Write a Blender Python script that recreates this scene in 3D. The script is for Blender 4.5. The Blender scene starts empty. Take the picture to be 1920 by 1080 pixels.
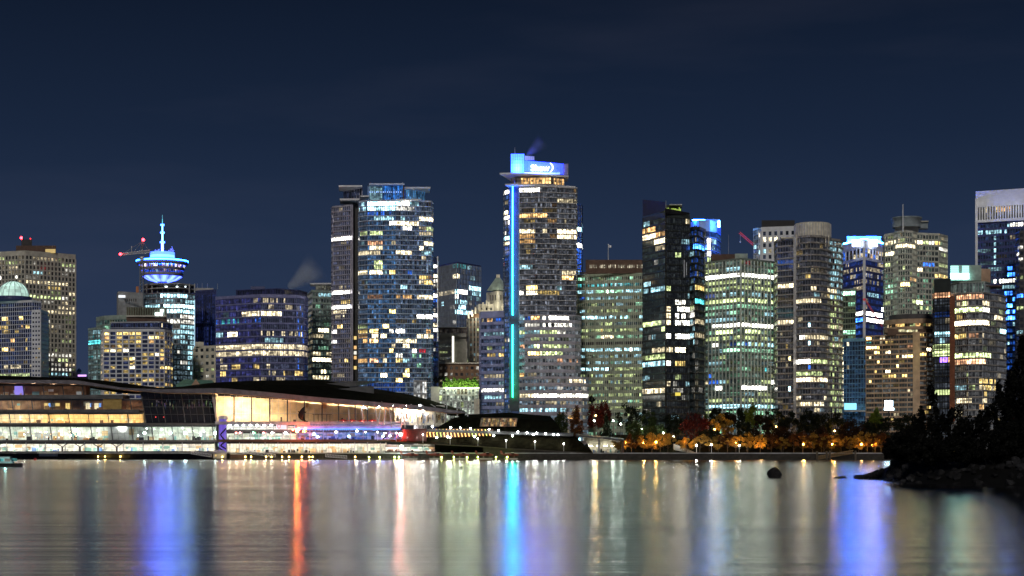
import bpy, math, random
from mathutils import Vector, Matrix

# ------------------------------------------------------------------ camera model
F, HZ, CH = 3200.0, 843.0, 5.0          # focal length in photo pixels, horizon row, eye height (m)
def X(px, Y): return (px - 960.0) / F * Y
def Z(py, Y): return CH + (HZ - py) / F * Y
def W(px, Y): return (X(px, Y), Y)
def S(px, Y): return px / F * Y          # a length in photo pixels at distance Y -> metres
def proj(x, y, z): return 960 + F * x / y, HZ - F * (z - CH) / y

scene = bpy.context.scene
col = scene.collection
PI = math.pi

# ------------------------------------------------------------------ materials
MATS = {}
def _new(name):
    m = bpy.data.materials.new(name); m.use_nodes = True
    nt = m.node_tree
    return m, nt, nt.nodes['Principled BSDF']
def mat(name, color, rough=.7, metal=0., var=.25, scale=.35, bump=0., spec=.3):
    """a plain weathered surface: base colour broken up by two noise octaves"""
    if name in MATS: return MATS[name]
    m, nt, b = _new(name)
    geo = nt.nodes.new('ShaderNodeNewGeometry')
    n = nt.nodes.new('ShaderNodeTexNoise'); n.inputs['Scale'].default_value = scale; n.inputs['Detail'].default_value = 6
    nt.links.new(geo.outputs['Position'], n.inputs['Vector'])
    r = nt.nodes.new('ShaderNodeMapRange')
    r.inputs['From Min'].default_value = .3; r.inputs['From Max'].default_value = .7
    r.inputs['To Min'].default_value = 1 - var; r.inputs['To Max'].default_value = 1 + var
    nt.links.new(n.outputs['Fac'], r.inputs['Value'])
    mx = nt.nodes.new('ShaderNodeVectorMath'); mx.operation = 'SCALE'
    mx.inputs[0].default_value = color[:3]
    nt.links.new(r.outputs[0], mx.inputs['Scale'])
    nt.links.new(mx.outputs[0], b.inputs['Base Color'])
    b.inputs['Roughness'].default_value = rough; b.inputs['Metallic'].default_value = metal
    b.inputs['Specular IOR Level'].default_value = spec
    if bump:
        bp = nt.nodes.new('ShaderNodeBump'); bp.inputs['Strength'].default_value = bump
        n2 = nt.nodes.new('ShaderNodeTexNoise'); n2.inputs['Scale'].default_value = scale * 8; n2.inputs['Detail'].default_value = 4
        nt.links.new(geo.outputs['Position'], n2.inputs['Vector'])
        nt.links.new(n2.outputs['Fac'], bp.inputs['Height']); nt.links.new(bp.outputs[0], b.inputs['Normal'])
    MATS[name] = m
    return m
def emit(name, color, strength, sample=True):
    if name in MATS: return MATS[name]
    m, nt, b = _new(name)
    b.inputs['Base Color'].default_value = (.1, .1, .1, 1)
    b.inputs['Emission Color'].default_value = (*color, 1); b.inputs['Emission Strength'].default_value = strength
    m.cycles.emission_sampling = 'AUTO' if sample else 'NONE'
    MATS[name] = m
    return m
def window_mat():
    """glazing: each pane carries the light of the room behind it (glow; unlit panes get a faint one painted in for dim rooms and glass sheen); blinds, furniture and lamps break it up"""
    m, nt, b = _new('window_glass')
    L, N = nt.links.new, nt.nodes.new
    at = N('ShaderNodeAttribute'); at.attribute_name = 'glow'
    geo = N('ShaderNodeNewGeometry'); sp = N('ShaderNodeSeparateXYZ'); L(geo.outputs['Position'], sp.inputs[0])
    add = N('ShaderNodeMath'); add.operation = 'ADD'; L(sp.outputs['X'], add.inputs[0]); L(sp.outputs['Y'], add.inputs[1])
    def cell(sx, sz, seed):
        a = N('ShaderNodeMath'); a.operation = 'MULTIPLY'; a.inputs[1].default_value = sx; L(add.outputs[0], a.inputs[0])
        a2 = N('ShaderNodeMath'); a2.operation = 'FLOOR'; L(a.outputs[0], a2.inputs[0])
        c = N('ShaderNodeMath'); c.operation = 'MULTIPLY'; c.inputs[1].default_value = sz; L(sp.outputs['Z'], c.inputs[0])
        c2 = N('ShaderNodeMath'); c2.operation = 'FLOOR'; L(c.outputs[0], c2.inputs[0])
        cb = N('ShaderNodeCombineXYZ'); L(a2.outputs[0], cb.inputs[0]); L(c2.outputs[0], cb.inputs[1]); cb.inputs[2].default_value = seed
        w = N('ShaderNodeTexWhiteNoise'); w.noise_dimensions = '3D'; L(cb.outputs[0], w.inputs['Vector'])
        return w.outputs['Value']
    c1 = cell(.75, .9, 1.); c2 = cell(1.9, .45, 4.)
    ns = N('ShaderNodeTexNoise'); ns.inputs['Scale'].default_value = .8; ns.inputs['Detail'].default_value = 5
    L(geo.outputs['Position'], ns.inputs['Vector'])
    m1 = N('ShaderNodeMapRange'); m1.inputs['To Min'].default_value = .12; m1.inputs['To Max'].default_value = 1.55; L(c1, m1.inputs['Value'])
    m2 = N('ShaderNodeMapRange'); m2.inputs['To Min'].default_value = .55; m2.inputs['To Max'].default_value = 1.3; L(c2, m2.inputs['Value'])
    m3 = N('ShaderNodeMapRange'); m3.inputs['From Min'].default_value = .32; m3.inputs['From Max'].default_value = .68
    m3.inputs['To Min'].default_value = .35; m3.inputs['To Max'].default_value = 1.6; L(ns.outputs['Fac'], m3.inputs['Value'])
    p1 = N('ShaderNodeMath'); p1.operation = 'MULTIPLY'; L(m1.outputs[0], p1.inputs[0]); L(m2.outputs[0], p1.inputs[1])
    p2 = N('ShaderNodeMath'); p2.operation = 'MULTIPLY'; L(p1.outputs[0], p2.inputs[0]); L(m3.outputs[0], p2.inputs[1])
    sc = N('ShaderNodeVectorMath'); sc.operation = 'SCALE'; L(at.outputs['Color'], sc.inputs[0]); L(p2.outputs[0], sc.inputs['Scale'])
    L(sc.outputs[0], b.inputs['Emission Color']); b.inputs['Emission Strength'].default_value = 1.
    b.inputs['Base Color'].default_value = (.015, .018, .024, 1); b.inputs['Roughness'].default_value = .12
    b.inputs['Specular IOR Level'].default_value = .6
    m.cycles.emission_sampling = 'NONE'
    return m
def glow_mat(name, sample=True):
    """a lit panel whose own colour runs along it (LED tube, sign box), or a floodlit part with that light put in: emission read from the glow attribute"""
    m, nt, b = _new(name)
    at = nt.nodes.new('ShaderNodeAttribute'); at.attribute_name = 'glow'
    nt.links.new(at.outputs['Color'], b.inputs['Emission Color']); b.inputs['Emission Strength'].default_value = 1.
    b.inputs['Base Color'].default_value = (.2, .2, .2, 1)
    m.cycles.emission_sampling = 'AUTO' if sample else 'NONE'
    return m
def clear_glass():
    m = bpy.data.materials.new('clear_glass'); m.use_nodes = True; nt = m.node_tree; nt.nodes.clear()
    o = nt.nodes.new('ShaderNodeOutputMaterial'); mx = nt.nodes.new('ShaderNodeMixShader'); mx.inputs[0].default_value = .1
    t = nt.nodes.new('ShaderNodeBsdfTransparent'); t.inputs[0].default_value = (.93, .96, .95, 1)
    g = nt.nodes.new('ShaderNodeBsdfGlossy'); g.inputs['Roughness'].default_value = .05
    nt.links.new(t.outputs[0], mx.inputs[1]); nt.links.new(g.outputs[0], mx.inputs[2]); nt.links.new(mx.outputs[0], o.inputs[0])
    return m
WIN = window_mat(); LED = glow_mat('led_light'); PANEL = glow_mat('lit_panel'); GLASS = clear_glass()
BEIGE = mat('beige_concrete', (.46, .44, .38)); GREY = mat('grey_concrete', (.36, .36, .37)); WHITE = mat('white_cladding', (.68, .69, .72), var=.1)
PALE = mat('pale_stone', (.62, .58, .48)); DARK = mat('dark_cladding', (.045, .045, .05), rough=.4); BLACK = mat('black_metal', (.015, .015, .017), rough=.5)
STEEL = mat('steel_mullion', (.34, .36, .40), rough=.45, metal=.3); MAUVE = mat('mauve_grey_panel', (.34, .33, .40)); BRICK = mat('brown_brick', (.25, .15, .09))
TAN = mat('tan_concrete', (.42, .28, .19)); NAVY = mat('navy_panel', (.05, .06, .16), rough=.4); OLIVE = mat('olive_panel', (.27, .32, .24))
BROWN = mat('brown_panel', (.10, .06, .045)); RUST = mat('rust_brown_cladding', (.16, .055, .025)); GREENISH = mat('pale_green_panel', (.30, .37, .33))
PERI = mat('periwinkle_panel', (.26, .28, .50), rough=.4); SLATE = mat('slate_glass_spandrel', (.10, .12, .16), rough=.25); SLATEB = mat('blue_glass_spandrel', (.07, .13, .26), rough=.25)
TAUPE = mat('taupe_slab', (.30, .28, .26)); REDP = mat('red_paint', (.5, .03, .04), rough=.5); WOOD = mat('warm_wood_panel', (.46, .26, .11)); COPPER = mat('green_copper', (.12, .25, .2))

PAL = dict(W=(1, .83, .51), N=(1, .96, .84), Y=(1, .70, .22), A=(1, .56, .20), O=(1, .50, .26), C=(.48, .88, 1), G=(.46, 1, .64), B=(.04, .20, 1), T=(.08, .6, .66), P=(.28, .13, 1), R=(1, .05, .08), E=(.83, 1, .43))

# ------------------------------------------------------------------ mesh builder and objects
class MB:
    def __init__(s): s.v = []; s.f = []; s.m = []; s.g = []; s.mats = []
    def mi(s, m):
        if m not in s.mats: s.mats.append(m)
        return s.mats.index(m)
    def face(s, pts, m, glow=(0, 0, 0)):
        i = len(s.v); s.v.extend(pts); s.f.append(tuple(range(i, i + len(pts)))); s.m.append(s.mi(m)); s.g.append(glow)
    def hexa(s, p, m, glow=(0, 0, 0)):
        i = len(s.v); s.v.extend(p); k = s.mi(m)
        for q in ((3, 2, 1, 0), (4, 5, 6, 7), (0, 1, 5, 4), (1, 2, 6, 5), (2, 3, 7, 6), (3, 0, 4, 7)):
            s.f.append(tuple(i + j for j in q)); s.m.append(k); s.g.append(glow)
    def box(s, x0, x1, y0, y1, z0, z1, m, glow=(0, 0, 0)):
        s.hexa([(x0, y0, z0), (x1, y0, z0), (x1, y1, z0), (x0, y1, z0), (x0, y0, z1), (x1, y0, z1), (x1, y1, z1), (x0, y1, z1)], m, glow)
    def ebox(s, A, d, n, s0, s1, o0, o1, z0, z1, m, glow=(0, 0, 0)):
        def P(a, o, z): return (A[0] + d[0] * a + n[0] * o, A[1] + d[1] * a + n[1] * o, z)
        s.hexa([P(s0, o1, z0), P(s1, o1, z0), P(s1, o0, z0), P(s0, o0, z0), P(s0, o1, z1), P(s1, o1, z1), P(s1, o0, z1), P(s0, o0, z1)], m, glow)
    def prism(s, poly, z0, z1, m, mtop=None, z1s=None):
        n = len(poly); i = len(s.v)
        for k, p in enumerate(poly): s.v.append((p[0], p[1], z0))
        for k, p in enumerate(poly): s.v.append((p[0], p[1], z1s[k] if z1s else z1))
        k = s.mi(m); kt = s.mi(mtop or m)
        for a in range(n):
            b = (a + 1) % n; s.f.append((i + a, i + b, i + n + b, i + n + a)); s.m.append(k); s.g.append((0, 0, 0))
        s.f.append(tuple(i + n + a for a in range(n))); s.m.append(kt); s.g.append((0, 0, 0))
        s.f.append(tuple(i + a for a in reversed(range(n)))); s.m.append(k); s.g.append((0, 0, 0))
    def tube(s, a, b, r0, m, r1=None, n=6, glow=(0, 0, 0), caps=True):
        a, b = Vector(a), Vector(b); r1 = r0 if r1 is None else r1
        d = (b - a).normalized(); u = d.cross(Vector((0, 0, 1)))
        if u.length < 1e-3: u = Vector((1, 0, 0))
        u.normalize(); w = d.cross(u); i = len(s.v)
        for c, r in ((a, r0), (b, r1)):
            for k in range(n):
                t = 2 * PI * k / n; s.v.append(tuple(c + u * (r * math.cos(t)) + w * (r * math.sin(t))))
        q = s.mi(m)
        for k in range(n):
            l = (k + 1) % n; s.f.append((i + k, i + l, i + n + l, i + n + k)); s.m.append(q); s.g.append(glow)
        if caps:
            s.f.append(tuple(i + k for k in reversed(range(n)))); s.m.append(q); s.g.append(glow)
            s.f.append(tuple(i + n + k for k in range(n))); s.m.append(q); s.g.append(glow)
    def lathe(s, c, prof, m, n=32, a0=0., a1=2 * PI, glow=(0, 0, 0), ry=1.):
        i = len(s.v); full = abs(a1 - a0 - 2 * PI) < 1e-6; q = s.mi(m)
        for r, z in prof:
            for k in range(n if full else n + 1):
                t = a0 + (a1 - a0) * k / n; s.v.append((c[0] + r * math.cos(t), c[1] + ry * r * math.sin(t), z))
        w = n if full else n + 1
        for j in range(len(prof) - 1):
            for k in range(n):
                l = (k + 1) % w
                s.f.append((i + j * w + k, i + j * w + l, i + (j + 1) * w + l, i + (j + 1) * w + k)); s.m.append(q); s.g.append(glow)
    def ball(s, c, r, m, n=8, k=5, glow=(0, 0, 0), sz=1.):
        s.lathe(c, [(max(1e-3, r * math.sin(PI * j / k)), c[2] - sz * r * math.cos(PI * j / k)) for j in range(k + 1)], m, n, glow=glow)
    def build(s, name, parent=None, smooth=False, kind=None, label=None):
        o = bpy.data.objects.new(name, mesh_of(s, name, parent, smooth)); col.objects.link(o)
        if parent: o.parent = parent
        if kind: o['kind'] = kind
        if label: o['label'] = label
        return o
def root_loc(o):
    v = Vector((0, 0, 0))
    while o: v += o.location; o = o.parent
    return v
def mesh_of(s, name, parent=None, smooth=False):
    off = root_loc(parent) if parent else Vector((0, 0, 0))
    me = bpy.data.meshes.new(name)
    me.from_pydata([(p[0] - off[0], p[1] - off[1], p[2] - off[2]) for p in s.v], [], s.f)
    for m in s.mats: me.materials.append(m)
    me.polygons.foreach_set('material_index', s.m)
    if smooth: me.polygons.foreach_set('use_smooth', [True] * len(s.f))
    if any(m in (WIN, LED, PANEL) for m in s.mats):
        at = me.attributes.new('glow', 'FLOAT_COLOR', 'CORNER'); buf = []
        for f, g in zip(s.f, s.g): buf.extend((g[0], g[1], g[2], 1.) * len(f))
        at.data.foreach_set('color', buf)
    me.update()
    return me
def thing(name, label, cat, loc, group=None, kind=None):
    o = bpy.data.objects.new(name, None); o.empty_display_size = 1; col.objects.link(o); o.location = loc
    o['label'] = label; o['category'] = cat
    if group: o['group'] = group
    if kind: o['kind'] = kind
    return o
def tag(o, label, cat, group=None, kind=None):
    if label: o['label'] = label
    if cat: o['category'] = cat
    if group: o['group'] = group
    if kind: o['kind'] = kind
    return o
def dup(r, loc, label=None, rz=0., sc=None, group=None):
    c = r.copy(); col.objects.link(c); c.location = loc; c.rotation_euler = (0, 0, rz)
    if sc: c.scale = sc
    if label: c['label'] = label
    if group: c['group'] = group
    for ch in list(r.children):
        d = ch.copy(); col.objects.link(d); d.parent = c
        for g in list(ch.children):
            e = g.copy(); col.objects.link(e); e.parent = d
    return c

# ------------------------------------------------------------------ facades
CAPS = {}
DIM = 2.2
def fr(*pts): return [W(*p) for p in pts]
def arc(px0, px1, Y, bulge, n=8):
    out = []
    for k in range(n + 1):
        t = k / n; y = Y - bulge * math.sin(PI * t) ** .8
        out.append(W(px0 + (px1 - px0) * (1 - math.cos(PI * t)) / 2 if bulge > 12 else px0 + (px1 - px0) * t, y))
    return out
def hots(txt):
    out = []
    for tok in txt.replace('\n', ' ').split(';'):
        tok = tok.strip()
        if not tok: continue
        a, b = tok.split('@'); x0, x1 = a.split('-'); y, c = b.split(':')
        if '~' in y: y0, y1 = map(float, y.split('~'))
        else: y0 = y1 = float(y)
        pr = 1.
        if '%' in c: c, pr = c.split('%'); pr = float(pr) / 100
        out.append((float(x0), float(x1), y0, y1, PAL[c[0]], float(c[1:]), pr))
    return out
def closed(front, depth):
    """the visible corners left to right, with two rear corners that stay behind them"""
    (ax, ay), (bx, by) = front[0], front[-1]
    mx = (ax + bx) / 2
    def back(x, y): f = (y + depth) / y; q = x * f; return (q + (mx * f - q) * .06, y + depth)
    return [back(ax, ay)] + list(front) + [back(bx, by)]
def volume(root, front, ytop, fpx=None, bay=2.4, zb=3., ref=None, depth=26, band=.28, bo=.3, bmat=GREY, mmat=STEEL, mw=.14, mo=.18, mevery=1,
           pier=None, wall=DARK, base=(.008, .011, .018), lit=(.15, 1, 4), pal='WWWY', s=(.35, 1.2), fl=0., hot='', cap=60, seed=1, par=1.2, ylow=870, wname='wall', gap=.1, ytops=None, sill=0., jit=(.4, 1.7)):
    rng = random.Random(seed)
    Yr = ref or min(p[1] for p in front); zt = Z(ytop, Yr); fh = S(fpx, Yr) if fpx else None
    poly = closed(front, depth)
    core = MB(); core.prism(poly, zb, zt, wall); core.build(wname, root)
    if not fh: return zt
    clad = MB(); runs = []; dim = MB()
    H = hots(hot); zlow = max(zb, Z(ylow, Yr)); nf = max(1, int((zt - par - zlow) / fh + .999))
    edges = list(zip(poly[:-1], poly[1:])); gcache = {}
    for ei, (A, B) in enumerate(edges):
        L = math.hypot(B[0] - A[0], B[1] - A[1])
        if L < .4: continue
        d = ((B[0] - A[0]) / L, (B[1] - A[1]) / L); n = (d[1], -d[0]); vis = 0 < ei < len(edges) - 1
        nb = max(1, round(L / bay)); bw = L / nb; ez = .004 * ei
        bs = base[min(len(base) - 1, max(0, ei - 1))] if isinstance(base[0], (tuple, list)) else base
        if par > 0: clad.ebox(A, d, n, -.02, L + .02, -.1, bo + .06, zt - par + .01 + ez, zt + .15 + ez, bmat)
        for k in range(nf):
            z1 = zt - par - k * fh; z0 = z1 - fh
            if z1 < zb + .5: break
            z0 = max(z0, zb)
            if band > 0: clad.ebox(A, d, n, -.01, L + .01, -.1, bo, z0 + ez, z0 + band * fh + ez, bmat)
            flit = rng.random() < fl; fc = PAL[rng.choice(pal)]; fs = rng.uniform(*s)
            cur = None; left = 0; rc = None; last = None
            zz0, zz1 = z0 + band * fh + sill, z1 - .09 * fh
            for j in range(nb):
                a0, a1 = j * bw, (j + 1) * bw; am = (a0 + a1) / 2
                px, py = proj(A[0] + d[0] * am, A[1] + d[1] * am, (zz0 + zz1) / 2)
                g = None; key = None
                for hi, (hx0, hx1, hy0, hy1, hc, hs, pr) in enumerate(H):
                    if hx0 <= px <= hx1 and (hy0 - fpx * .5 <= py < hy1 + fpx * .5) and (pr >= 1 or rng.random() < pr):
                        v = (1.1 * hs + min(12., 6 * max(0, hs - .8) ** 2)) * rng.uniform(.5, 1.4); g = tuple(c * v for c in hc); key = ('h', hi, k); break
                if g is None:
                    if flit and rng.random() < .85:
                        v = fs * rng.uniform(.4, 1.4); g = tuple(c * v for c in fc); key = ('f', k)
                    else:
                        if left <= 0 and rng.random() < lit[0] * (.5 if hot else .85):
                            left = rng.randint(lit[1], lit[2]); rc = (PAL[rng.choice(pal)], rng.uniform(*s) * (rng.random() ** 1.8 * 1.5 + .12), rng.random())
                        if left > 0:
                            left -= 1; v = rc[1] * rng.uniform(.45, 1.45); g = tuple(c * v for c in rc[0]); key = ('r', rc[2])
                o = .04; gp = max(min(gap, bw * .2), bw * .13)
                def P(a, z): return (A[0] + d[0] * a + n[0] * o, A[1] + d[1] * a + n[1] * o, z)
                q = [P(a0 + gp, zz0), P(a1 - gp, zz0), P(a1 - gp, zz1), P(a0 + gp, zz1)]
                if g is None or not vis:
                    if g is None: v = rng.uniform(*jit) * rng.uniform(.35, 1.7) * DIM; g = tuple(c * v for c in bs)  # faint tinted glow painted into unlit panes for dim rooms and glass sheen
                    dim.face(q, WIN, g); last = None
                else:
                    if key == last: runs[-1].append((q, g))
                    else: runs.append([(q, g)]); last = key
        if mmat and mw > 0:
            zl = max(zb, zt - par - nf * fh)
            for j in range(0, nb + 1, mevery):
                clad.ebox(A, d, n, j * bw - mw / 2, j * bw + mw / 2, -.1, mo, zl, zt - par + .005, mmat)
        if pier:
            zl = max(zb, zt - par - nf * fh)
            for j in range(0, nb + 1, pier[0]):
                clad.ebox(A, d, n, j * bw - pier[1] / 2, j * bw + pier[1] / 2, -.1, pier[2], zl, zt - par + .008, pier[3])
    runs.sort(key=lambda r: -len(r) * (.3 + sum(sum(g) for _, g in r) / len(r)))
    use = max(0, min(cap, CAPS.get(root.name, 95), len(runs))); CAPS[root.name] = CAPS.get(root.name, 95) - use
    for r in runs[:use]:
        w = MB()
        for q, g in r: w.face(q, WIN, g)
        w.build('window', root)
    for r in runs[use:]:
        for q, g in r: dim.face(q, WIN, g)
    if dim.f: dim.build('window', root, kind='stuff')
    if clad.f: clad.build('cladding', root)
    return zt
def building(name, label, px, Y, cat='building', group=None):
    return thing(name, label, cat, (X(px, Y), Y, 3.), group)
def pbox(root, name, x0, x1, y0, y1, Y, m, depth=12, dy=0, glow=None):
    """a box given by its picture rectangle at distance Y, depth metres deep; sides run back along the sight lines"""
    mb = MB(); Y += dy
    z1, z0 = Z(y0, Y), Z(y1, Y)
    front = [W(x0, Y), W(x1, Y)]; poly = closed(front, depth)
    if glow is None: mb.prism(poly, z0, z1, m)
    else:
        mb.prism(poly, z0, z1, m); mb.g = [glow] * len(mb.f)
    return mb.build(name, root)
def beacon(root, px, py, Y, c=(1, .02, .03), st=25, r=.8, name='beacon_light'):
    mb = MB(); mb.ball((X(px, Y), Y, Z(py, Y)), r, emit('beacon_' + '_'.join(str(int(v * 100)) for v in c) + '_%d' % st, c, st)); return mb.build(name, root, True)
def mast(root, px, y0, y1, Y, r=.25, m=STEEL, name='mast'):
    mb = MB(); mb.tube((X(px, Y), Y, Z(y1, Y)), (X(px, Y), Y, Z(y0, Y)), r, m, r * .5); return mb.build(name, root)
# ================================================================== the towers, left to right
# concrete grid office slab at the far left
b = building('office_tower', 'beige concrete office tower with deep window grid and red beacon, behind the glass dome', 47, 1150)
volume(b, fr((-75, 1160), (47, 1140), (141, 1164)), 470, 9.05, 2.68, depth=40, band=.3, bo=.35, bmat=BEIGE, mmat=BEIGE, mw=1.0, mo=.55, wall=BROWN, base=(.006, .006, .005), lit=(.5, 1, 4), pal='WWEN', s=(.25, .9), seed=11, par=3.2, cap=95,
       hot='47-125@531:W1.0;85-116@541:Y.8;125-141@555:W1.1;55-116@559:E.95;110-139@575:W.8;90-139@583:W.9;62-78@509:C.9;0-35@489:E.8;62-84@488:W.6;30-36@519:N1.6;0-5@519:N1.6;90-137@664:N1;110-126@676:E1;92-137@696:N.9;92-130@701:C.9')
pbox(b, 'roof_plant_room', 30, 105, 460.5, 472, 1150, BROWN, 22, 2); pbox(b, 'lit_plant_window', 85, 104, 467, 474.5, 1150, emit('warm_room', PAL['Y'], .55, False), .3, 1.7)
pbox(b, 'roof_mast_base', 40, 60, 449, 461, 1150, BLACK, 8, 8); mast(b, 43, 445, 450, 1158, .5, BLACK); mast(b, 56, 445, 449, 1158, .2, BLACK); beacon(b, 40, 446, 1158, r=.95); beacon(b, 57, 447.5, 1158, st=3, r=.5)

b = building('domed_hotel', 'dark blue gridded hotel tower crowned by a pale glowing glass dome', 20, 1050)
volume(b, fr((-60, 1062), (60, 1040), (77, 1046)), 563, 8.3, 1.7, depth=30, band=.12, bo=.12, bmat=WHITE, mmat=WHITE, mw=.22, mo=.14, wall=NAVY, base=(.003, .006, .02), lit=(.05, 1, 2), pal='YYA', s=(.5, 1.2), seed=21, cap=50,
       hot='2-16@594:Y1.3;34-42@594:Y1.3;59-64@594:Y1;59-64@603:Y1.4;0-16@612:Y.9;46-54@613:Y1.1;6-16@621:Y.9;19-28@639:A1.2;60-74@639:Y1.3;58-74@648:Y1.2;5-15@657:Y1.4;0-70@687:W.9%55;0-56@701:E1')
volume(b, fr((60, 1036), (76, 1034), (91, 1052)), 581, 8.3, 1.75, depth=20, band=.5, bo=.1, bmat=WHITE, mmat=WHITE, mw=.8, mo=.12, wall=WHITE, base=(.003, .006, .02), lit=(.04, 1, 1), pal='Y', seed=22, cap=10, wname='wing_wall')
mb = MB(); cx, cy = W(25, 1052); mb.lathe((cx, cy), [(S(34, 1050), Z(564, 1052)), (S(34, 1050), Z(557, 1052)), (S(29, 1050), Z(557, 1052))], NAVY, 32); mb.build('dome_drum', b)
mb = MB(); R = S(29, 1050); z0 = Z(557, 1052)
for j in range(7):
    for k in range(32):
        def q(jj, kk): t, u = PI / 2 * jj / 7, 2 * PI * kk / 32; return (cx + R * math.cos(t) * math.cos(u), cy + R * math.cos(t) * math.sin(u), z0 + R * 1.02 * math.sin(t))
        v = random.Random(j * 40 + k).uniform(.5, 1.0) * (1.25 if j > 2 else .9); mb.face([q(j, k), q(j, k + 1), q(j + 1, k + 1), q(j + 1, k)], PANEL, (.62 * v, .95 * v, .82 * v))
gd = mb.build('glass_dome', b)
mb = MB()
for k in range(16):
    u = 2 * PI * k / 16
    for j in range(8):
        P = [(cx + (R + .1) * math.cos(PI / 2 * t / 8) * math.cos(u), cy + (R + .1) * math.cos(PI / 2 * t / 8) * math.sin(u), z0 + (R * 1.02 + .1) * math.sin(PI / 2 * t / 8)) for t in (j, j + 1)]
        mb.tube(P[0], P[1], .16, STEEL, n=4, caps=False)
mb.build('dome_ribs', gd)

b = building('clock_turret', 'tiny turret with rounded cap, far behind the long convention roof', 147, 1300)
pbox(b, 'shaft', 143, 151, 697, 720, 1300, BEIGE, 4); mb = MB(); mb.lathe((X(147, 1300), 1302), [(1.9, Z(697, 1300)), (1.7, Z(694, 1300)), (.9, Z(691.5, 1300)), (.05, Z(690, 1300))], COPPER, 12); mb.build('cap', b)
b = building('low_building', 'low building with a purple glowing roof edge beside the tiny turret', 154, 1150)
pbox(b, 'wall', 144, 165, 706, 722, 1150, GREY); pbox(b, 'roof_sign', 146, 162, 702.5, 706, 1150, emit('lilac_sign', (.75, .4, 1), 1.6), 1)

b = building('green_glass_office', 'pale green glass office with a curved white rimmed top behind the yellow windowed hotel', 195, 1055)
volume(b, fr((166, 1062), (183, 1052), (198, 1056)), 614, 9.5, 2.2, depth=24, band=.15, bmat=GREENISH, mmat=STEEL, mw=.1, wall=GREENISH, base=(.045, .075, .075), lit=(.1, 1, 3), pal='CT', s=(.15, .5), seed=31, hot='166-192@644:T1.4;186-196@655:C.5;184-196@620:C.6', cap=20, jit=(.7, 1.3))
volume(b, fr((181, 1072), (196, 1060), (225, 1054), (256, 1056), (312, 1075)), 591, 10.5, 2.2, depth=24, band=.18, bmat=GREENISH, mmat=STEEL, mw=.1, wall=GREENISH, base=(.012, .03, .025), lit=(.15, 1, 3), pal='GE', s=(.1, .4), seed=32, par=2.4, hot='235-268@598:G.5;262-282@599:G1.1;195-205@610:G.7', cap=20)

b = building('grey_concrete_office', 'plain pale concrete block with one row of small square windows and a white roof sign', 240, 1120)
volume(b, fr((219, 1126), (222, 1112), (268, 1124)), 546, wall=GREY)
pbox(b, 'roof_sign', 222, 235, 553.5, 558, 1112, emit('white_sign', (.9, .95, 1), 1.2, False), .3, -.6)
for k in range(6): pbox(b, 'window', 233.5 + k * 4, 235.7 + k * 4, 560, 565.5, 1114, DARK, .2, -.5)
b = building('ribbed_roof_block', 'brown ribbed rooftop block with two blinding white floodlights, above the yellow windowed hotel', 275, 1045)
zt = volume(b, fr((237, 1042), (312, 1044)), 576, wall=BROWN, depth=20); mb = MB()
for k in range(24):
    px = 237.5 + k * 3.2; mb.box(X(px, 1041.6), X(px + 1, 1041.6), 1041.3, 1042, Z(591, 1042), zt, OLIVE)
mb.build('ribs', b)
pbox(b, 'parapet_band', 237, 312, 591, 594, 1041, BEIGE, .6)
for px, py, w in ((298, 588.5, 7), (304, 582.5, 2.6)): pbox(b, 'floodlight', px - w, px + w, py - 2.3, py + 2.3, 1040.6, emit('cool_flood', (.75, .95, 1), 9), .4)

b = building('yellow_windowed_hotel', 'white framed hotel with many yellow lit rooms and a dark penthouse', 255, 1005)
volume(b, fr((190, 1012), (194, 1000), (290, 996), (308, 1000), (318, 1008), (323, 1020)), 617, 7.95, 3.72, depth=22, band=.26, bo=.25, bmat=WHITE, mmat=WHITE, mw=.75, mo=.27, wall=NAVY, base=(.006, .008, .022), lit=(.8, 1, 1), pal='YYYYA', s=(.5, 1.5), seed=41, par=1.4, cap=95,
       hot='194-207@625:Y1.6;222-270@625:Y1.3;194-206@634:A1;222-232@634:Y.6;272-297@634:Y1.5;210-219@657:W1.5;235-245@657:W1.7;284-299@666:W1.7;245-258@689:W1.7;306-323@690:Y1.4;240-252@673:Y1.5')
mb = MB()
volume(b, fr((208, 1004), (300, 1000), (314, 1008), (322, 1018)), 603, 9.5, 1.5, zb=Z(618, 1002), depth=18, band=.12, bmat=STEEL, mmat=NAVY, mw=.1, wall=NAVY, base=(.004, .006, .016), lit=(.02, 1, 1), seed=42, par=.6, cap=4, wname='penthouse_wall')

b = building('tower_under_construction', 'half finished glass tower with open top floors and bright white rooms, below the disc', 315, 1140)
volume(b, fr((267, 1152), (272, 1138), (300, 1130), (338, 1130), (365, 1142)), 549, 9.6, 2.3, depth=26, band=.22, bo=.4, bmat=STEEL, mmat=STEEL, mw=.12, wall=DARK, base=(.03, .045, .055), lit=(.25, 1, 4), pal='CNC', s=(.25, .9), seed=51, par=.5, cap=85,
       hot='303-350@553:C1.5;272-300@578:C1.1;308-365@578:C1.9;308-365@588~588:C1.4;308-365@598:N1.2;308-365@607:N1.1;308-365@617~627:C1.0;340-365@560~650:C.8%50;350-365@650~700:C1.1%60')
mb = MB()
for y in (532, 540): mb.prism(closed(fr((267, 1152), (272, 1138), (300, 1130), (338, 1130), (365, 1142)), 24), Z(y + 2, 1135), Z(y, 1135), GREY)
for px in range(274, 365, 10): mb.box(X(px, 1136), X(px, 1136) + .7, 1136, 1136.8, Z(549, 1136), Z(532, 1136), GREY)
mb.build('open_floors', b)
for px in (309, 311, 330, 345): pbox(b, 'work_light', px, px + 4, 536.5, 538.5, 1139, emit('work_lamp', (.8, .95, 1), 4, False), .3)
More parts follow.
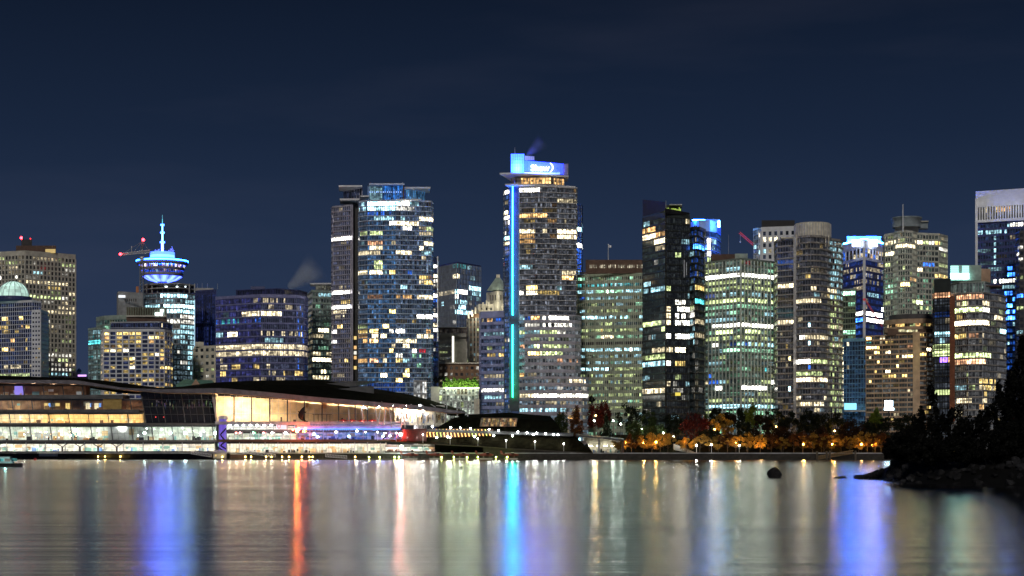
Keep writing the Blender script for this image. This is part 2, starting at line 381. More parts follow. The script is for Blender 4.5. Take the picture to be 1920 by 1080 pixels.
pbox(b, 'edge_light', 364.2, 365.6, 562, 720, 1141, emit('cool_edge_tube', (.45, .75, 1), .9), .3, -1); pbox(b, 'hoist_shaft', 255, 260, 537, 576, 1128, mat('orange_hoist', (.5, .2, .08)), 3)

# the tower with the lookout disc
b = building('lookout_tower', 'tower topped by a glowing blue disc shaped lookout and tall white blue antenna', 305, 1250)
cx, cy = W(304.5, 1250)
def hz(y): return Z(y, 1250)
def hr(p): return S(p, 1250)
mb = MB(); mb.lathe((cx, cy), [(hr(9), 3), (hr(9), hz(528))], GREY, 24); mb.build('shaft', b, True)
pbox(b, 'office_block', 268, 342, 560, 720, 1262, BROWN, 26)
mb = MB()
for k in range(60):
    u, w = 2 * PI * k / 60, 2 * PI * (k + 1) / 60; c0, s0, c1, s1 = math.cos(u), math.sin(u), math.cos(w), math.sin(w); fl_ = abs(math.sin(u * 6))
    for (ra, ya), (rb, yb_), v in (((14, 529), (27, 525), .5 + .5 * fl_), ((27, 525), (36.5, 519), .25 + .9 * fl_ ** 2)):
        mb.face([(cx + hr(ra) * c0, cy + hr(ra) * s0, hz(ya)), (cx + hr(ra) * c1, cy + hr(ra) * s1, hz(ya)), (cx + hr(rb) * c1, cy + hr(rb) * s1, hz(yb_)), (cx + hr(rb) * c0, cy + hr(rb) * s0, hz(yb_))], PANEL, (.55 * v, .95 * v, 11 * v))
mb.build('underside_beam_glow', b)  # floodlight beams on the underside put in as a glow pattern
mb = MB(); mb.lathe((cx, cy), [(hr(36.5), hz(519)), (hr(38), hz(518.5)), (hr(38.5), hz(513))], MAUVE, 40); mb.lathe((cx, cy), [(hr(39), hz(508)), (hr(41), hz(507)), (hr(42), hz(503))], MAUVE, 40); mb.lathe((cx, cy), [(hr(43), hz(498)), (hr(47), hz(496)), (hr(48), hz(491)), (hr(47), hz(490))], MAUVE, 48); mb.build('disc_shell', b, True)
mb = MB(); rg = random.Random(4)
for r, ya, yb, pl in ((38.2, 513, 508, 'BBCOW'), (41.5, 503, 497.5, 'WWYAN')):
    for k in range(64):
        u, w = 2 * PI * k / 64, 2 * PI * (k + .85) / 64; c = PAL[rg.choice(pl)]; v = rg.choice((.03, .3, .9, 1.4)) if r > 40 else rg.choice((.02, .05, .3, .9))
        mb.face([(cx + hr(r) * math.cos(u), cy + hr(r) * math.sin(u), hz(ya)), (cx + hr(r) * math.cos(w), cy + hr(r) * math.sin(w), hz(ya)), (cx + hr(r) * math.cos(w), cy + hr(r) * math.sin(w), hz(yb)), (cx + hr(r) * math.cos(u), cy + hr(r) * math.sin(u), hz(yb))], WIN, tuple(i * v for i in c))
mb.build('window', b)
mb = MB(); mb.lathe((cx, cy), [(hr(48.3), hz(491.2)), (hr(48.3), hz(489.4)), (hr(46.5), hz(489))], PANEL, 48, glow=(.7, 9, 90)); mb.build('rim_light', b, True)
mb = MB(); mb.lathe((cx, cy), [(hr(46.5), hz(489)), (hr(28), hz(486)), (hr(24), hz(484))], PANEL, 48, glow=(.05, .5, 5)); mb.build('disc_roof', b, True)
mb = MB(); mb.lathe((cx, cy), [(hr(22.5), hz(486)), (hr(22.5), hz(479))], PANEL, 40, glow=(.4, 1.1, 14)); mb.lathe((cx, cy), [(hr(22.5), hz(479)), (hr(22.5), hz(473.3)), (.1, hz(472.8))], PANEL, 40, glow=(.22, .6, 9)); mb.build('crown_drum', b, True)
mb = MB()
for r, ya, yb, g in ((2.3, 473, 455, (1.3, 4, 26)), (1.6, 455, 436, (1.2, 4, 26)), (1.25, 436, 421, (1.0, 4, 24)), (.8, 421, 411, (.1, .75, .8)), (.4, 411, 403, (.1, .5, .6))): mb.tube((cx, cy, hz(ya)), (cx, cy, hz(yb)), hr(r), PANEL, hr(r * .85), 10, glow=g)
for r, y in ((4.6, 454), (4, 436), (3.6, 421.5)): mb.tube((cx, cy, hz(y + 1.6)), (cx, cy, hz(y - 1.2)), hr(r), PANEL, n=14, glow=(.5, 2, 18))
mb.build('antenna', b)
mb = MB()
for dx, h in ((-13, 5), (-10, 4), (-7, 6), (15, 7), (18, 11), (20, 5), (12, 4)): mb.box(cx + hr(dx), cx + hr(dx + 1.1), cy - 1, cy, hz(473), hz(473 - h), WHITE); mb.box(cx + hr(dx - 1), cx + hr(dx + 2), cy - 1.2, cy - .9, hz(473 - h * .5), hz(472 - h * .5), WHITE)
mb.build('roof_aerials', b)

def lattice(mb, a, b2, w, n, m, r=.12):
    a, b2 = Vector(a), Vector(b2); d = (b2 - a); u = d.normalized().cross(Vector((0, 1, 0)));
    if u.length < .1: u = Vector((1, 0, 0))
    u = u.normalized() * w / 2; v = Vector((0, w / 2, 0))
    cs = [u + v, u - v, -u - v, -u + v]
    for c in cs: mb.tube(a + c, b2 + c, r, m, n=4)
    for k in range(n):
        p, q = a + d * (k / n), a + d * ((k + 1) / n)
        for i in range(4): mb.tube(p + cs[i], q + cs[(i + 1) % 4], r * .7, m, n=4, caps=False)
c = thing('tower_crane', 'white tower crane with red tip lights standing left of the disc tower', 'crane', (X(266, 1125), 1125, 3.))
P = lambda px, py, Y=1125: (X(px, Y), Y, Z(py, Y))
mb = MB(); lattice(mb, P(266, 620), P(266, 482), 2.2, 26, STEEL, .22); mb.build('mast', c)
mb = MB(); lattice(mb, P(226, 477), P(266, 473), 1.3, 14, WHITE, .2); lattice(mb, P(266, 473), P(282, 471), 1.5, 5, WHITE, .2); mb.build('jib', c)
mb = MB(); lattice(mb, P(266, 473), P(267.5, 452), 1.2, 6, STEEL, .16); mb.build('apex', c)
mb = MB(); mb.tube(P(267.5, 452), P(232, 475), .14, STEEL); mb.tube(P(267.5, 452), P(250, 473.5), .14, STEEL); mb.tube(P(267.5, 452), P(280, 471.5), .14, STEEL); mb.tube(P(247, 461), P(247, 474), .3, STEEL); mb.build('pendant_lines', c)
pbox(c, 'cab', 263, 270, 481, 488, 1124, WHITE, 3); beacon(c, 226, 476.5, 1125, r=1.0); beacon(c, 268.5, 449.5, 1125, r=1.0)

b = building('navy_ribbed_tower', 'blank navy tower with thin vertical ribs beside the purple lit office', 385, 1195)
volume(b, fr((362, 1202), (405, 1192)), 543, 60, 1.6, band=.03, bmat=NAVY, mmat=mat('deep_blue_rib', (.05, .07, .22)), mw=.3, mo=.4, wall=NAVY, base=(.003, .005, .022), lit=(0, 1, 1), seed=61)
pbox(b, 'roof_plant_room', 366, 400, 540, 545, 1196, GREY, 10, 4)
for px in (370, 379, 389, 408): mast(b, px, 531, 542, 1200, .15)
b = building('old_stone_office', 'narrow old stone office with small cool lit windows squeezed beside the purple lit office', 385, 1115)
volume(b, fr((364, 1122), (404, 1112)), 648, 12.5, 4.2, band=.45, bo=.1, bmat=PALE, mmat=PALE, mw=2.2, mo=.14, wall=PALE, base=(.01, .012, .012), lit=(.25, 1, 1), pal='GEN', s=(.3, .9), seed=62, cap=20, gap=.3); pbox(b, 'roof_step', 366, 382, 641, 650, 1118, PALE, 10)

b = building('purple_lit_office', 'office block washed in purple light with fine white mullions and two bright yellow floors', 489, 1000)
volume(b, fr((405, 997), (489, 980), (556, 985), (570, 991), (577, 1003)), 552, 12.4, 1.06, depth=34, band=.2, bo=.3, bmat=mat('purple_wash_spandrel', (.18, .19, .36)), mmat=mat('purple_wash_mullion', (.22, .21, .38)), mw=.07, mo=.16, wall=NAVY, base=[(.009, .010, .046), (.012, .014, .024), (.008, .014, .03), (.006, .015, .05)], lit=(.025, 2, 6), pal='WWC', s=(.25, .7), seed=71, par=1.6, cap=80,  # purple light wash put into the spandrel, mullion and pane colours
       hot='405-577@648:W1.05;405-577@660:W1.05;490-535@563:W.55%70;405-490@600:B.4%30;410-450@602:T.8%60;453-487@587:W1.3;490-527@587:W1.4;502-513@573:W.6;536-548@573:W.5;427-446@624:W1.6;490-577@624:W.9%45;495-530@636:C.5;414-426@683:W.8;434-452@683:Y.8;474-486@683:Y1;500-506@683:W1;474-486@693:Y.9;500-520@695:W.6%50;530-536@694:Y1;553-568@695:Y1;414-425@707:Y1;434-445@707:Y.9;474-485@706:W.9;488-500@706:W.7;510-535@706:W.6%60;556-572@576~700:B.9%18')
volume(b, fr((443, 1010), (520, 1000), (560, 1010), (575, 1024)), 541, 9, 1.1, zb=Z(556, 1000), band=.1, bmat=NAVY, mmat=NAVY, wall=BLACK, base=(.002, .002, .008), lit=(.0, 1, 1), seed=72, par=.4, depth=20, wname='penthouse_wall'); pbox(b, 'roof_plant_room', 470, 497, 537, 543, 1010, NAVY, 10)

b = building('slim_apartment_tower', 'slim pale green apartment tower with a flat overhanging roof', 600, 1070)
volume(b, fr((577, 1085), (586, 1062), (622, 1068)), 544, 11.1, 1.9, depth=20, band=.3, bo=.5, bmat=GREENISH, mmat=STEEL, mw=.12, wall=GREY, base=(.02, .028, .024), lit=(.18, 1, 4), pal='WGE', s=(.2, .8), seed=81, cap=60,
       hot='594-622@557:C1;577-586@560~700:W.6%40;598-616@621:W2;585-620@673:W2;586-604@660:W1;600-612@697:W1.5;586-615@711:W1.2')
volume(b, fr((592, 1072), (622, 1074)), 532, 11, 3.2, zb=Z(545, 1070), depth=12, band=.12, bmat=WHITE, mmat=WHITE, mw=.6, wall=GREY, base=(.05, .05, .04), lit=(.4, 1, 1), pal='W', s=(.2, .5), seed=82, par=.4, cap=6, wname='penthouse_wall'); pbox(b, 'roof_canopy', 581, 624, 530.6, 533, 1064, WHITE, 14)

# the tall twin winged tower
b = building('twin_winged_glass_tower', 'tall blue glass tower with stepped roof canopies and a blinding panel near its top', 720, 960)
volume(b, fr((622, 974), (625, 968), (657, 961)), 384, 9.2, 1.33, depth=22, band=.22, bo=.5, bmat=MAUVE, mmat=MAUVE, mw=.5, mo=.12, wall=DARK, base=(.012, .015, .03), lit=(.06, 1, 3), pal='WYW', s=(.3, .9), seed=91, par=.8, cap=18,
       hot='622-657@449:N2.2;622-657@547:N2.0;622-657@577:N2.0;640-657@564:Y1;622-650@587:W1;625-650@537:W.5%60;633-644@616:Y1.3;621-631@626:N1.5;621-631@644:N1.6;647-655@680:Y1.2;625-648@596:W.8%60')
volume(b, fr((657, 962), (662, 961)), 384, wall=MAUVE, depth=14, wname='pier'); volume(b, fr((661.5, 966), (673, 966)), 381, wall=BLACK, depth=12, wname='recess_wall')
for y, c2 in ((634, 'Y'), (652, 'A'), (662, 'N'), (671, 'A'), (690, 'Y')): pbox(b, 'window', 663.5, 668.5, y - 3.6, y + 2.6, 965.6, emit('recess_room_' + c2, PAL[c2], 1.0, False), .3)
volume(b, fr((672, 953), (675, 950), (689, 946.5), (742, 945), (790, 948), (808, 949.5), (812, 956)), 375, 9.2, 1.25, depth=24, band=.13, bo=.3, bmat=mat('blue_grey_slab', (.50, .56, .68)), mmat=mat('blue_mullion', (.16, .22, .34)), mw=.1, mo=.12, wall=SLATE,
       base=[(.02, .032, .055), (.02, .035, .06), (.016, .045, .10), (.028, .042, .068), (.028, .04, .055), (.026, .036, .048)], lit=(.025, 2, 5), pal='WYWC', s=(.2, .7), seed=92, par=.6, cap=75, jit=(.25, 1.5), ylow=745,
       hot='690-752@379:C3;690-742@388:C1.6;742-770@379:N2.6;742-775@389:N.9;770-785@380:C.5;690-735@396:B.7%55;674-690@378~390:C1%50;700-738@406:C1.1;729-741@418:N1.8;742-786@418:W1.4;786-812@410:W1.7;753-773@426:N1.5;695-716@436:E1.0;786-800@433:W.9;800-812@433:E1;786-811@442:W.7;675-690@436:E.5;690-716@452:O1.0;692-716@462:W1.4;672-712@474:W.8;742-773@478:W1.4;786-812@461:W1.5;790-812@471:C.9;750-770@410:C.9%60;703-718@488~502:E1.1;729-741@507:Y1.6;762-774@507:B.5;671-690@515:W1.5;693-718@515:W1.6;718-727@515:C.4;785-803@520:Y1;797-811@520:A.5;785-795@530:W.9;795-811@530:Y1.3;752-765@537:C1%70;742-752@555:A1;754-771@556:A1.1;783-812@557:W1.5;690-716@556:O.35;729-741@585:Y1.6;783-811@596:N2.3;716-728@615:Y1.9;671-688@614:E.7;671-688@624:Y1.1;695-710@624:Y1.7;730-738@624:N1.3;742-760@624:N2.0;800-808@626:A1.3;671-688@634:A.9;698-709@633:W1.6;715-726@634:W1.6;741-812@635:W1.4;680-688@643:A1.1;695-708@643:A1.5;756-767@644:W1.7;766-774@644:C.6;730-738@653:Y1.3;772-782@654:W1.7;785-798@655:R.5;791-797@655:N1.4;742-753@671:N1.3;773-788@671:G.8%70;671-688@680:A1;694-710@680:O1.2;717-724@680:W1.3;744-753@680:Y1.1;754-767@680:C.8;782-790@682:G.9;756-768@699:Y1.9;714-727@708:W2;756-768@708:Y1.8;742-756@717:Y1.6;690-760@725~742:B.25')
volume(b, fr((690, 960), (693, 954), (757, 950)), 344, 31, 1.25, zb=Z(376, 952), depth=14, band=.02, bo=.1, bmat=STEEL, mmat=mat('bright_blue_mullion', (.2, .3, .5)), wall=SLATEB, base=(.012, .075, .26), lit=(0, 1, 1), seed=93, par=.3, wname='crown_wall', jit=(.6, 1.4), hot='692-715@362:C.35')
mb = MB(); rg = random.Random(9)
for k in range(15): px = 693 + k * 4.1; mb.box(X(px, 949.6), X(px + rg.uniform(.8, 2.4), 949.6), 949.4, 949.8, Z(360.5, 949), Z(359, 949), PANEL, glow=(.5, .9, 2))
mb.build('crown_spotlight_row', b)
volume(b, fr((757, 953), (797, 962)), 351, 24, 1.25, zb=Z(376, 955), depth=12, band=.03, bo=.1, bmat=STEEL, mmat=STEEL, wall=SLATEB, base=(.018, .06, .12), lit=(0, 1, 1), seed=94, par=.3, wname='crown_wall', jit=(.7, 1.3))
volume(b, fr((645, 976), (679, 962)), 349, 24, 2.6, zb=Z(376, 968), depth=12, band=.04, bo=.1, bmat=MAUVE, mmat=MAUVE, mw=.6, wall=DARK, base=(.008, .01, .02), lit=(0, 1, 1), seed=95, par=.3, wname='crown_wall')
for x0, x1, y0, y1, Y, m in ((692, 758, 343.6, 346.4, 947, mat('blue_white_canopy', (.5, .58, .8))), (757, 807, 350.5, 353.5, 950, WHITE), (635, 679, 347.4, 350.4, 958, WHITE), (637, 674, 372, 375.4, 958, WHITE), (742, 790, 373, 375.2, 943, WHITE), (676, 692, 366.5, 369, 949, WHITE)): pbox(b, 'roof_canopy', x0, x1, y0, y1, Y, m, 16)
pbox(b, 'window_cleaning_rig', 720, 733, 342.2, 344, 952, BLACK, 4); pbox(b, 'crown_rib', 755, 758, 344, 375, 948.5, BROWN, 1)
volume(b, fr((812, 968), (822, 970)), 482, 9.2, 1.6, depth=16, band=.25, bmat=SLATE, mmat=SLATE, wall=NAVY, base=(.006, .01, .03), lit=(.2, 1, 3), pal='NNWB', s=(.6, 1.5), seed=96, cap=12, wname='side_wall', hot='812-822@498:N1.6;812-822@516:W1.8;812-822@525:N1.2;812-822@557:N1.8;812-822@567:B1;812-822@592:N1.6;812-822@611:W1.2;812-822@620:N2')
pbox(b, 'white_fin', 819.6, 821.6, 481, 640, 966, WHITE, 2)
b = building('lobby_pavilion', 'small white lit glass lobby at the foot of the tall blue glass tower', 788, 930)
volume(b, fr((776, 932), (800, 932)), 713, 24, 1.1, depth=10, band=.05, bmat=STEEL, mmat=STEEL, wall=GREY, base=(.4, .42, .42), lit=(.3, 1, 2), pal='N', s=(.6, 1.3), seed=97, cap=8, par=.3, jit=(.3, 1.5))

b = building('finned_glass_tower', 'dark glass office with closely spaced thin vertical fins, left of the LED strip tower', 860, 1160)
volume(b, fr((820, 1168), (856, 1142), (901, 1166)), 491, 9.6, 1.75, depth=30, band=.1, bo=.08, bmat=NAVY, mmat=mat('white_fin_metal', (.24, .27, .32)), mw=.12, mo=.5, wall=NAVY, base=[(.003, .006, .01), (.004, .013, .036)], lit=(.07, 1, 4), pal='CNC', s=(.4, 1.3), seed=101, par=.8, cap=60, ylow=700,
       hot='820-853@551:W1.0;853-877@551:N2.4;853-860@542:C2;880-901@542:C1.8;885-901@552:C1;853-876@563:C1.3%80;853-872@580:C1.6;856-885@589:C1.6;850-862@514:W1.5;828-832@571:C1.5;822-901@497:T.5%50')

b = building('banded_low_office', 'low beige office with ribbon windows and a tall lit stair slot', 840, 1055)
volume(b, fr((808, 1066), (812, 1056), (846, 1050)), 641, 11.6, 2.2, depth=20, band=.5, bo=.4, bmat=PALE, mmat=PALE, mw=.1, mo=.05, wall=BEIGE, base=(.03, .035, .03), lit=(.25, 1, 4), pal='CNE', s=(.3, .9), seed=111, cap=20)
volume(b, fr((846, 1056), (876, 1060)), 640, wall=BEIGE, depth=16, wname='stair_wall'); pbox(b, 'lit_stair_slot', 847.5, 851.5, 630, 690, 1052, emit('stair_slot', (1, .97, .82), 1.4, False), .4)
volume(b, fr((812, 1062), (874, 1062)), 614, 20, 1.5, zb=Z(642, 1060), band=.5, bmat=BEIGE, mmat=BROWN, mw=.5, wall=BROWN, base=(.008, .007, .006), lit=(0, 1, 1), seed=112, depth=14, par=.4, wname='upper_wall')
b = building('brick_heritage_block', 'brown brick building with two rows of small white lit windows above the green hedge', 856, 1000)
volume(b, fr((806, 1006), (812, 1000), (900, 1000)), 681, 12, 3.0, depth=14, band=.46, bo=.02, bmat=BRICK, mmat=BRICK, mw=1.5, mo=.06, wall=BRICK, base=(.02, .017, .013), lit=(.45, 1, 1), pal='WN', s=(.6, 1.4), seed=113, par=1.6, cap=40, gap=.2); pbox(b, 'cornice', 811, 900, 679.5, 682, 998.6, PALE, 1.2)
b = building('glass_gallery', 'pale lit translucent glass hall with a white pylon under the green hedge', 856, 930)
volume(b, fr((823, 934), (897, 934)), 727, 12, 2.0, depth=16, band=.06, bo=.05, bmat=STEEL, mmat=STEEL, mw=.12, wall=GREY, base=(.16, .18, .15), lit=(.12, 1, 3), pal='EW', s=(.3, .6), seed=114, par=.4, cap=30, jit=(.5, 1.5)); pbox(b, 'pylon', 808, 824, 725, 800, 933, mat('pale_pylon', (.6, .6, .56)), 3); pbox(b, 'side_panel', 889, 899, 748, 790, 931, PALE, 3)

b = building('art_deco_tower', 'stepped brown stone tower with a pale lantern stage and green pyramid roof', 920, 1105)
volume(b, fr((875, 1122), (880, 1112), (906, 1106)), 588, 9.4, 3.0, depth=18, band=.34, bo=.04, bmat=BRICK, mmat=BEIGE, mw=1.5, mo=.15, wall=BRICK, base=(.012, .01, .008), lit=(.18, 1, 1), pal='WCE', s=(.5, 1.2), seed=121, par=2.4, cap=25, gap=.3)
volume(b, fr((894, 1116), (900, 1108), (950, 1106)), 570, 9.4, 3, depth=16, band=.4, bo=.04, bmat=PALE, mmat=PALE, mw=1.6, mo=.1, wall=PALE, base=(.01, .01, .008), lit=(.1, 1, 1), pal='W', seed=122, cap=8, par=2., wname='shoulder_wall')
volume(b, fr((912, 1116), (934, 1102), (956, 1116)), 545, wall=PALE, depth=12, wname='lantern_wall')
for px in (919, 924, 929, 939, 944): pbox(b, 'window', px - .9, px + .9, 553, 563, 1103.5 if px < 934 else 1104.5, BLACK, 3)
for px, y in ((877, 585), (884, 581), (890, 576), (897, 570), (904, 567), (911, 563), (903, 580), (915, 566)): pbox(b, 'buttress_cap', px, px + 3, y, y + 12, 1106, PALE, 2)
mb = MB(); yb, ytp = Z(545, 1109), Z(520, 1109); xa, xb = X(912.5, 1109), X(955, 1109); xm = X(934, 1109); base = [(xa, 1109), (xm, 1102.4), (xb, 1109), (xm, 1117)]; top = [(xm - 1.3, 1109), (xm, 1107.8), (xm + 1.3, 1109), (xm, 1110.2)]
for k in range(4): l = (k + 1) % 4; mb.face([(*base[k], yb), (*base[l], yb), (*top[l], ytp), (*top[k], ytp)], mat('pale_verdigris', (.34, .42, .36)))
mb.box(xm - 1.2, xm + 1.2, 1107.8, 1110.2, ytp - .4, Z(515, 1109), PALE); mb.build('pyramid_roof', b)
for px, py, Y in ((925, 571, 1098), (944, 571, 1098), (886, 592, 1104), (934, 546, 1098)):
    l = bpy.data.lights.new('floodlight', 'POINT'); l.energy = 1500; l.color = (1, .95, .72); l.shadow_soft_size = .8; o = bpy.data.objects.new('floodlight', l); col.objects.link(o); o.parent = b; o.location = Vector((X(px, Y), Y, Z(py, Y))) - root_loc(b)

# the tower with the LED strip
b = building('led_strip_tower', 'tallest tower, with a vertical blue to green LED strip and glowing sign crown', 1010, 935)
volume(b, fr((899, 958), (902, 950), (946, 944)), 583, 13.2, 1.7, depth=24, band=.42, bo=.15, bmat=PERI, mmat=mat('periwinkle_mullion', (.2, .22, .4)), mw=.12, mo=.18, wall=NAVY, base=(.018, .026, .048), lit=(.05, 1, 4), pal='WC', s=(.2, .5), seed=131, par=3.5, cap=14,
       hot='902-911@602:W.5%60;914-926@602:A1;928-940@602:B.6;908-945@626:C.45;912-924@652:E.6;938-945@652:E.7;912-927@665:Y.8;935-945@665:Y1;908-945@705:W.75;903-945@734:N1.4;905-945@746:C.8%60', wname='side_wing_wall')
volume(b, fr((944.5, 946), (946.5, 940), (959, 934)), 352, 9.6, 1.9, depth=12, band=.16, bmat=SLATEB, mmat=SLATE, wall=SLATEB, base=(.012, .03, .09), lit=(.1, 1, 2), pal='NW', s=(.5, 1.2), seed=132, cap=12, par=.6, hot='944-960@360:N1.5;944-960@403:W2;944-960@413:N1.8;944-960@446:C1.6;944-960@456:W1.2;944-960@470~485:B.4;944-960@499:R1.0%60', wname='slim_wall')
rg = random.Random(5); mb = MB(); n = 44
for k in range(n):
    ya, yb = 346 + (745 - 346) * k / n, 346 + (745 - 346) * (k + 1) / n
    if 592 < (ya + yb) / 2 < 607: continue
    t = (ya - 346) / 399
    a, c2, d2 = (.14, 1.2, 13), (.08, 3.0, 7), (.06, 4.4, .9)
    g = tuple(a[i] + (c2[i] - a[i]) * min(1, t * 2) for i in range(3)) if t < .5 else tuple(c2[i] + (d2[i] - c2[i]) * (t - .5) * 2 for i in range(3))
    mb.box(X(960.3, 930.5), X(962.1, 930.5), 930.3, 930.9, Z(yb, 930), Z(ya, 930), LED, glow=tuple(5 * v for v in g))
mb.build('led_strip', b)
pbox(b, 'strip_wall', 955, 974, 345, 770, 932, mat('led_facet_panel', (.05, .06, .075), rough=.4), 10)
pbox(b, 'glass_edge', 972.8, 974.2, 350, 600, 930, mat('edge_glass', (.4, .5, .6), rough=.3), 1.2)
MR = mat('warm_grey_slab', (.42, .42, .45))
resf = fr((974, 931), (1003, 929.5), (1003.6, 928.6), (1044, 930), (1044.6, 931.5), (1062, 932.5), (1080, 934), (1081, 946))
volume(b, resf, 349, 9.65, 1.3, depth=18, band=.14, bo=.5, bmat=MR, mmat=mat('residential_mullion', (.15, .15, .16)), mw=.1, mo=.05, wall=DARK, base=(.031, .034, .041), lit=(.05, 2, 6), pal='WYA', s=(.25, .8), seed=133, par=.6, cap=40, ylow=604, jit=(.3, 1.5),
       hot='974-1012@354:N1.8;974-1028@402:A1.3;1046-1082@376:W.6;974-1005@435:W1.3;1046-1082@435:W1.7;1017-1024@436:W1.2%60;974-1003@445:A.9;1046-1082@446:W1.6;974-1004@455:A.8;975-1000@499:C1%75;1052-1080@513:W.9;1053-1076@524:A1.6;988-1006@541:Y1.7;1044-1052@541:C.8;974-984@552:N1.5;988-1006@552:W1.7;1006-1050@552:Y.55')
volume(b, fr((974, 930), (984, 928), (1012, 926), (1050, 926.5), (1078, 929), (1089, 935)), 590, 13.3, 1.6, depth=20, band=.4, bo=.2, bmat=MAUVE, mmat=SLATE, mw=.08, mo=.1, wall=GREY, base=(.045, .05, .055), lit=(.12, 2, 6), pal='WCEN', s=(.2, .7), seed=134, par=.4, cap=26, ylow=712,
       hot='974-984@598:C.9;985-993@598:B.5;994-1010@598:A1.3;1014-1074@598:N1.8%85;1016-1074@611:N1.3%75;974-985@624:E1.1;985-1012@624:C.5;1014-1042@624:E1;1042-1062@624:N1;997-1013@638:E.5;1028-1040@638:E.6;974-984@651:O1;1001-1013@651:E1.6;1016-1052@651:E1.2;1052-1066@651:E.6;988-1012@664:Y1.7;1014-1042@664:E1.3;1042-1058@664:E1.1;1042-1084@677:O.7%50;974-984@703:A.8%60', wname='office_wall')
volume(b, fr((974, 926), (1000, 922), (1050, 921), (1090, 923), (1103, 930)), 707, 13.6, 1.6, depth=24, band=.42, bo=.3, bmat=MAUVE, mmat=SLATE, mw=.08, mo=.1, wall=GREY, base=(.05, .07, .09), lit=(.2, 2, 6), pal='WCN', s=(.3, .9), seed=135, par=.8, cap=20, hot='1060-1103@716:W1.3%50;968-1040@731:C.8%65;1040-1103@731:N.7%40;1000-1103@744:N1.7;968-1000@744:W1.2;1003-1103@757:W.5%60;974-1060@770:C1.2%70', wname='podium_wall')
volume(b, fr((958, 938), (965, 932), (1028, 930), (1058, 936)), 331, 14, 1.7, zb=Z(349, 932), depth=14, band=.1, bmat=MR, mmat=MR, mw=.15, wall=DARK, base=(.04, .03, .022), lit=(.4, 1, 3), pal='AYO', s=(.3, .9), seed=136, par=.2, cap=14, wname='penthouse_wall', hot='975-1008@339:A.9;1010-1034@339:A1.2;1036-1056@339:A.9')
mb = MB(); z = Z(328, 930); mb.prism([W(937, 925), W(960, 924), W(1066, 934), W(1064, 950), W(960, 950)], z - .5, z + .3, WHITE); z = Z(348, 930); mb.prism([W(947, 926), W(962, 925), W(1079, 934), W(1079, 950), W(962, 950)], z - .3, z + .3, WHITE); mb.build('roof_canopy', b)
cr = MB()  # floodlight on the crown put into glowing cells, fading to the right
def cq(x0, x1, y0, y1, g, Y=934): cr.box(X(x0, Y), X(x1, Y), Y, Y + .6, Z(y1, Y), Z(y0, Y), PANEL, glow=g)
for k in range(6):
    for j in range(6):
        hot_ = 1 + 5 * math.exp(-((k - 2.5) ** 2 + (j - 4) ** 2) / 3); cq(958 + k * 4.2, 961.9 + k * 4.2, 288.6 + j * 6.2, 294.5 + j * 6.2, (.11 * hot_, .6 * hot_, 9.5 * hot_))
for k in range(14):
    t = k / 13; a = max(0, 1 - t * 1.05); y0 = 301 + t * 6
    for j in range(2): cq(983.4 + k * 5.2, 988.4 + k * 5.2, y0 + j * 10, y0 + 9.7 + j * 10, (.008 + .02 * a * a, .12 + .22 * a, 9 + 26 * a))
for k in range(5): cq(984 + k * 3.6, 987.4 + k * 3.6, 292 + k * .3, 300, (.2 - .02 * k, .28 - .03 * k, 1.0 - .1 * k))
cq(983, 1050, 322.5, 326.5, (.8, 1.3, 14)); clw = cr.build('crown_floodlight_glow', b)
pbox(b, 'crown_core', 957.5, 1057, 309, 327.5, 935.2, NAVY, 9); pbox(b, 'crown_end_wall', 1056, 1065.5, 307, 330, 935, mat('crown_end', (.3, .28, .26)), 9); mast(b, 965.5, 276, 289, 936, .2)
def text_mesh(s_, h, depth, m, name, parent, center, width=None):
    cu = bpy.data.curves.new(name + '_source', 'FONT'); cu.body = s_; cu.size = 1; cu.extrude = .02; cu.align_x = 'CENTER'; cu.align_y = 'CENTER'; cu.offset = .012
    o = bpy.data.objects.new(name + '_source', cu); col.objects.link(o); bpy.context.view_layer.update()
    me = bpy.data.meshes.new_from_object(o.evaluated_get(bpy.context.evaluated_depsgraph_get())); bpy.data.objects.remove(o); bpy.data.curves.remove(cu)
    xs = [v.co.x for v in me.vertices]; ys = [v.co.y for v in me.vertices]; cx_, cy_ = (min(xs) + max(xs)) / 2, (min(ys) + max(ys)) / 2
    sy = h / (max(ys) - min(ys)); sx = (width / (max(xs) - min(xs))) if width else sy
    for v in me.vertices: x, y, z_ = v.co; v.co = ((x - cx_) * sx, -z_ / .02 * depth, (y - cy_) * sy)
    me.materials.clear(); me.materials.append(m)
    t = bpy.data.objects.new(name, me); col.objects.link(t); t.location = Vector(center) - (root_loc(parent) if parent else Vector()); t.parent = parent
    return t
SIGN = emit('white_sign_face', (.85, .97, 1), 5)
text_mesh('Shaw', S(11.5, 932), .25, SIGN, 'sign_letters', clw, (X(1013, 932), 932.4, Z(314.5, 932)), S(35, 932))
mb = MB()
for k in range(10):
    a0, a1 = -1.0 + k * .2, -.8 + k * .2
    P2 = lambda a, r: (X(1026, 932) + S(r, 932) * math.cos(a), 932.2, Z(314, 932) + S(r * 1.0, 932) * math.sin(a))
    w0, w1 = 1.4 * (1 - abs(a0) * .8), 1.4 * (1 - abs(a1) * .8); mb.face([P2(a0, 9.5), P2(a0, 9.5 + w0 + .8), P2(a1, 9.5 + w1 + .8), P2(a1, 9.5)], SIGN)
mb.build('sign_swoosh', clw)

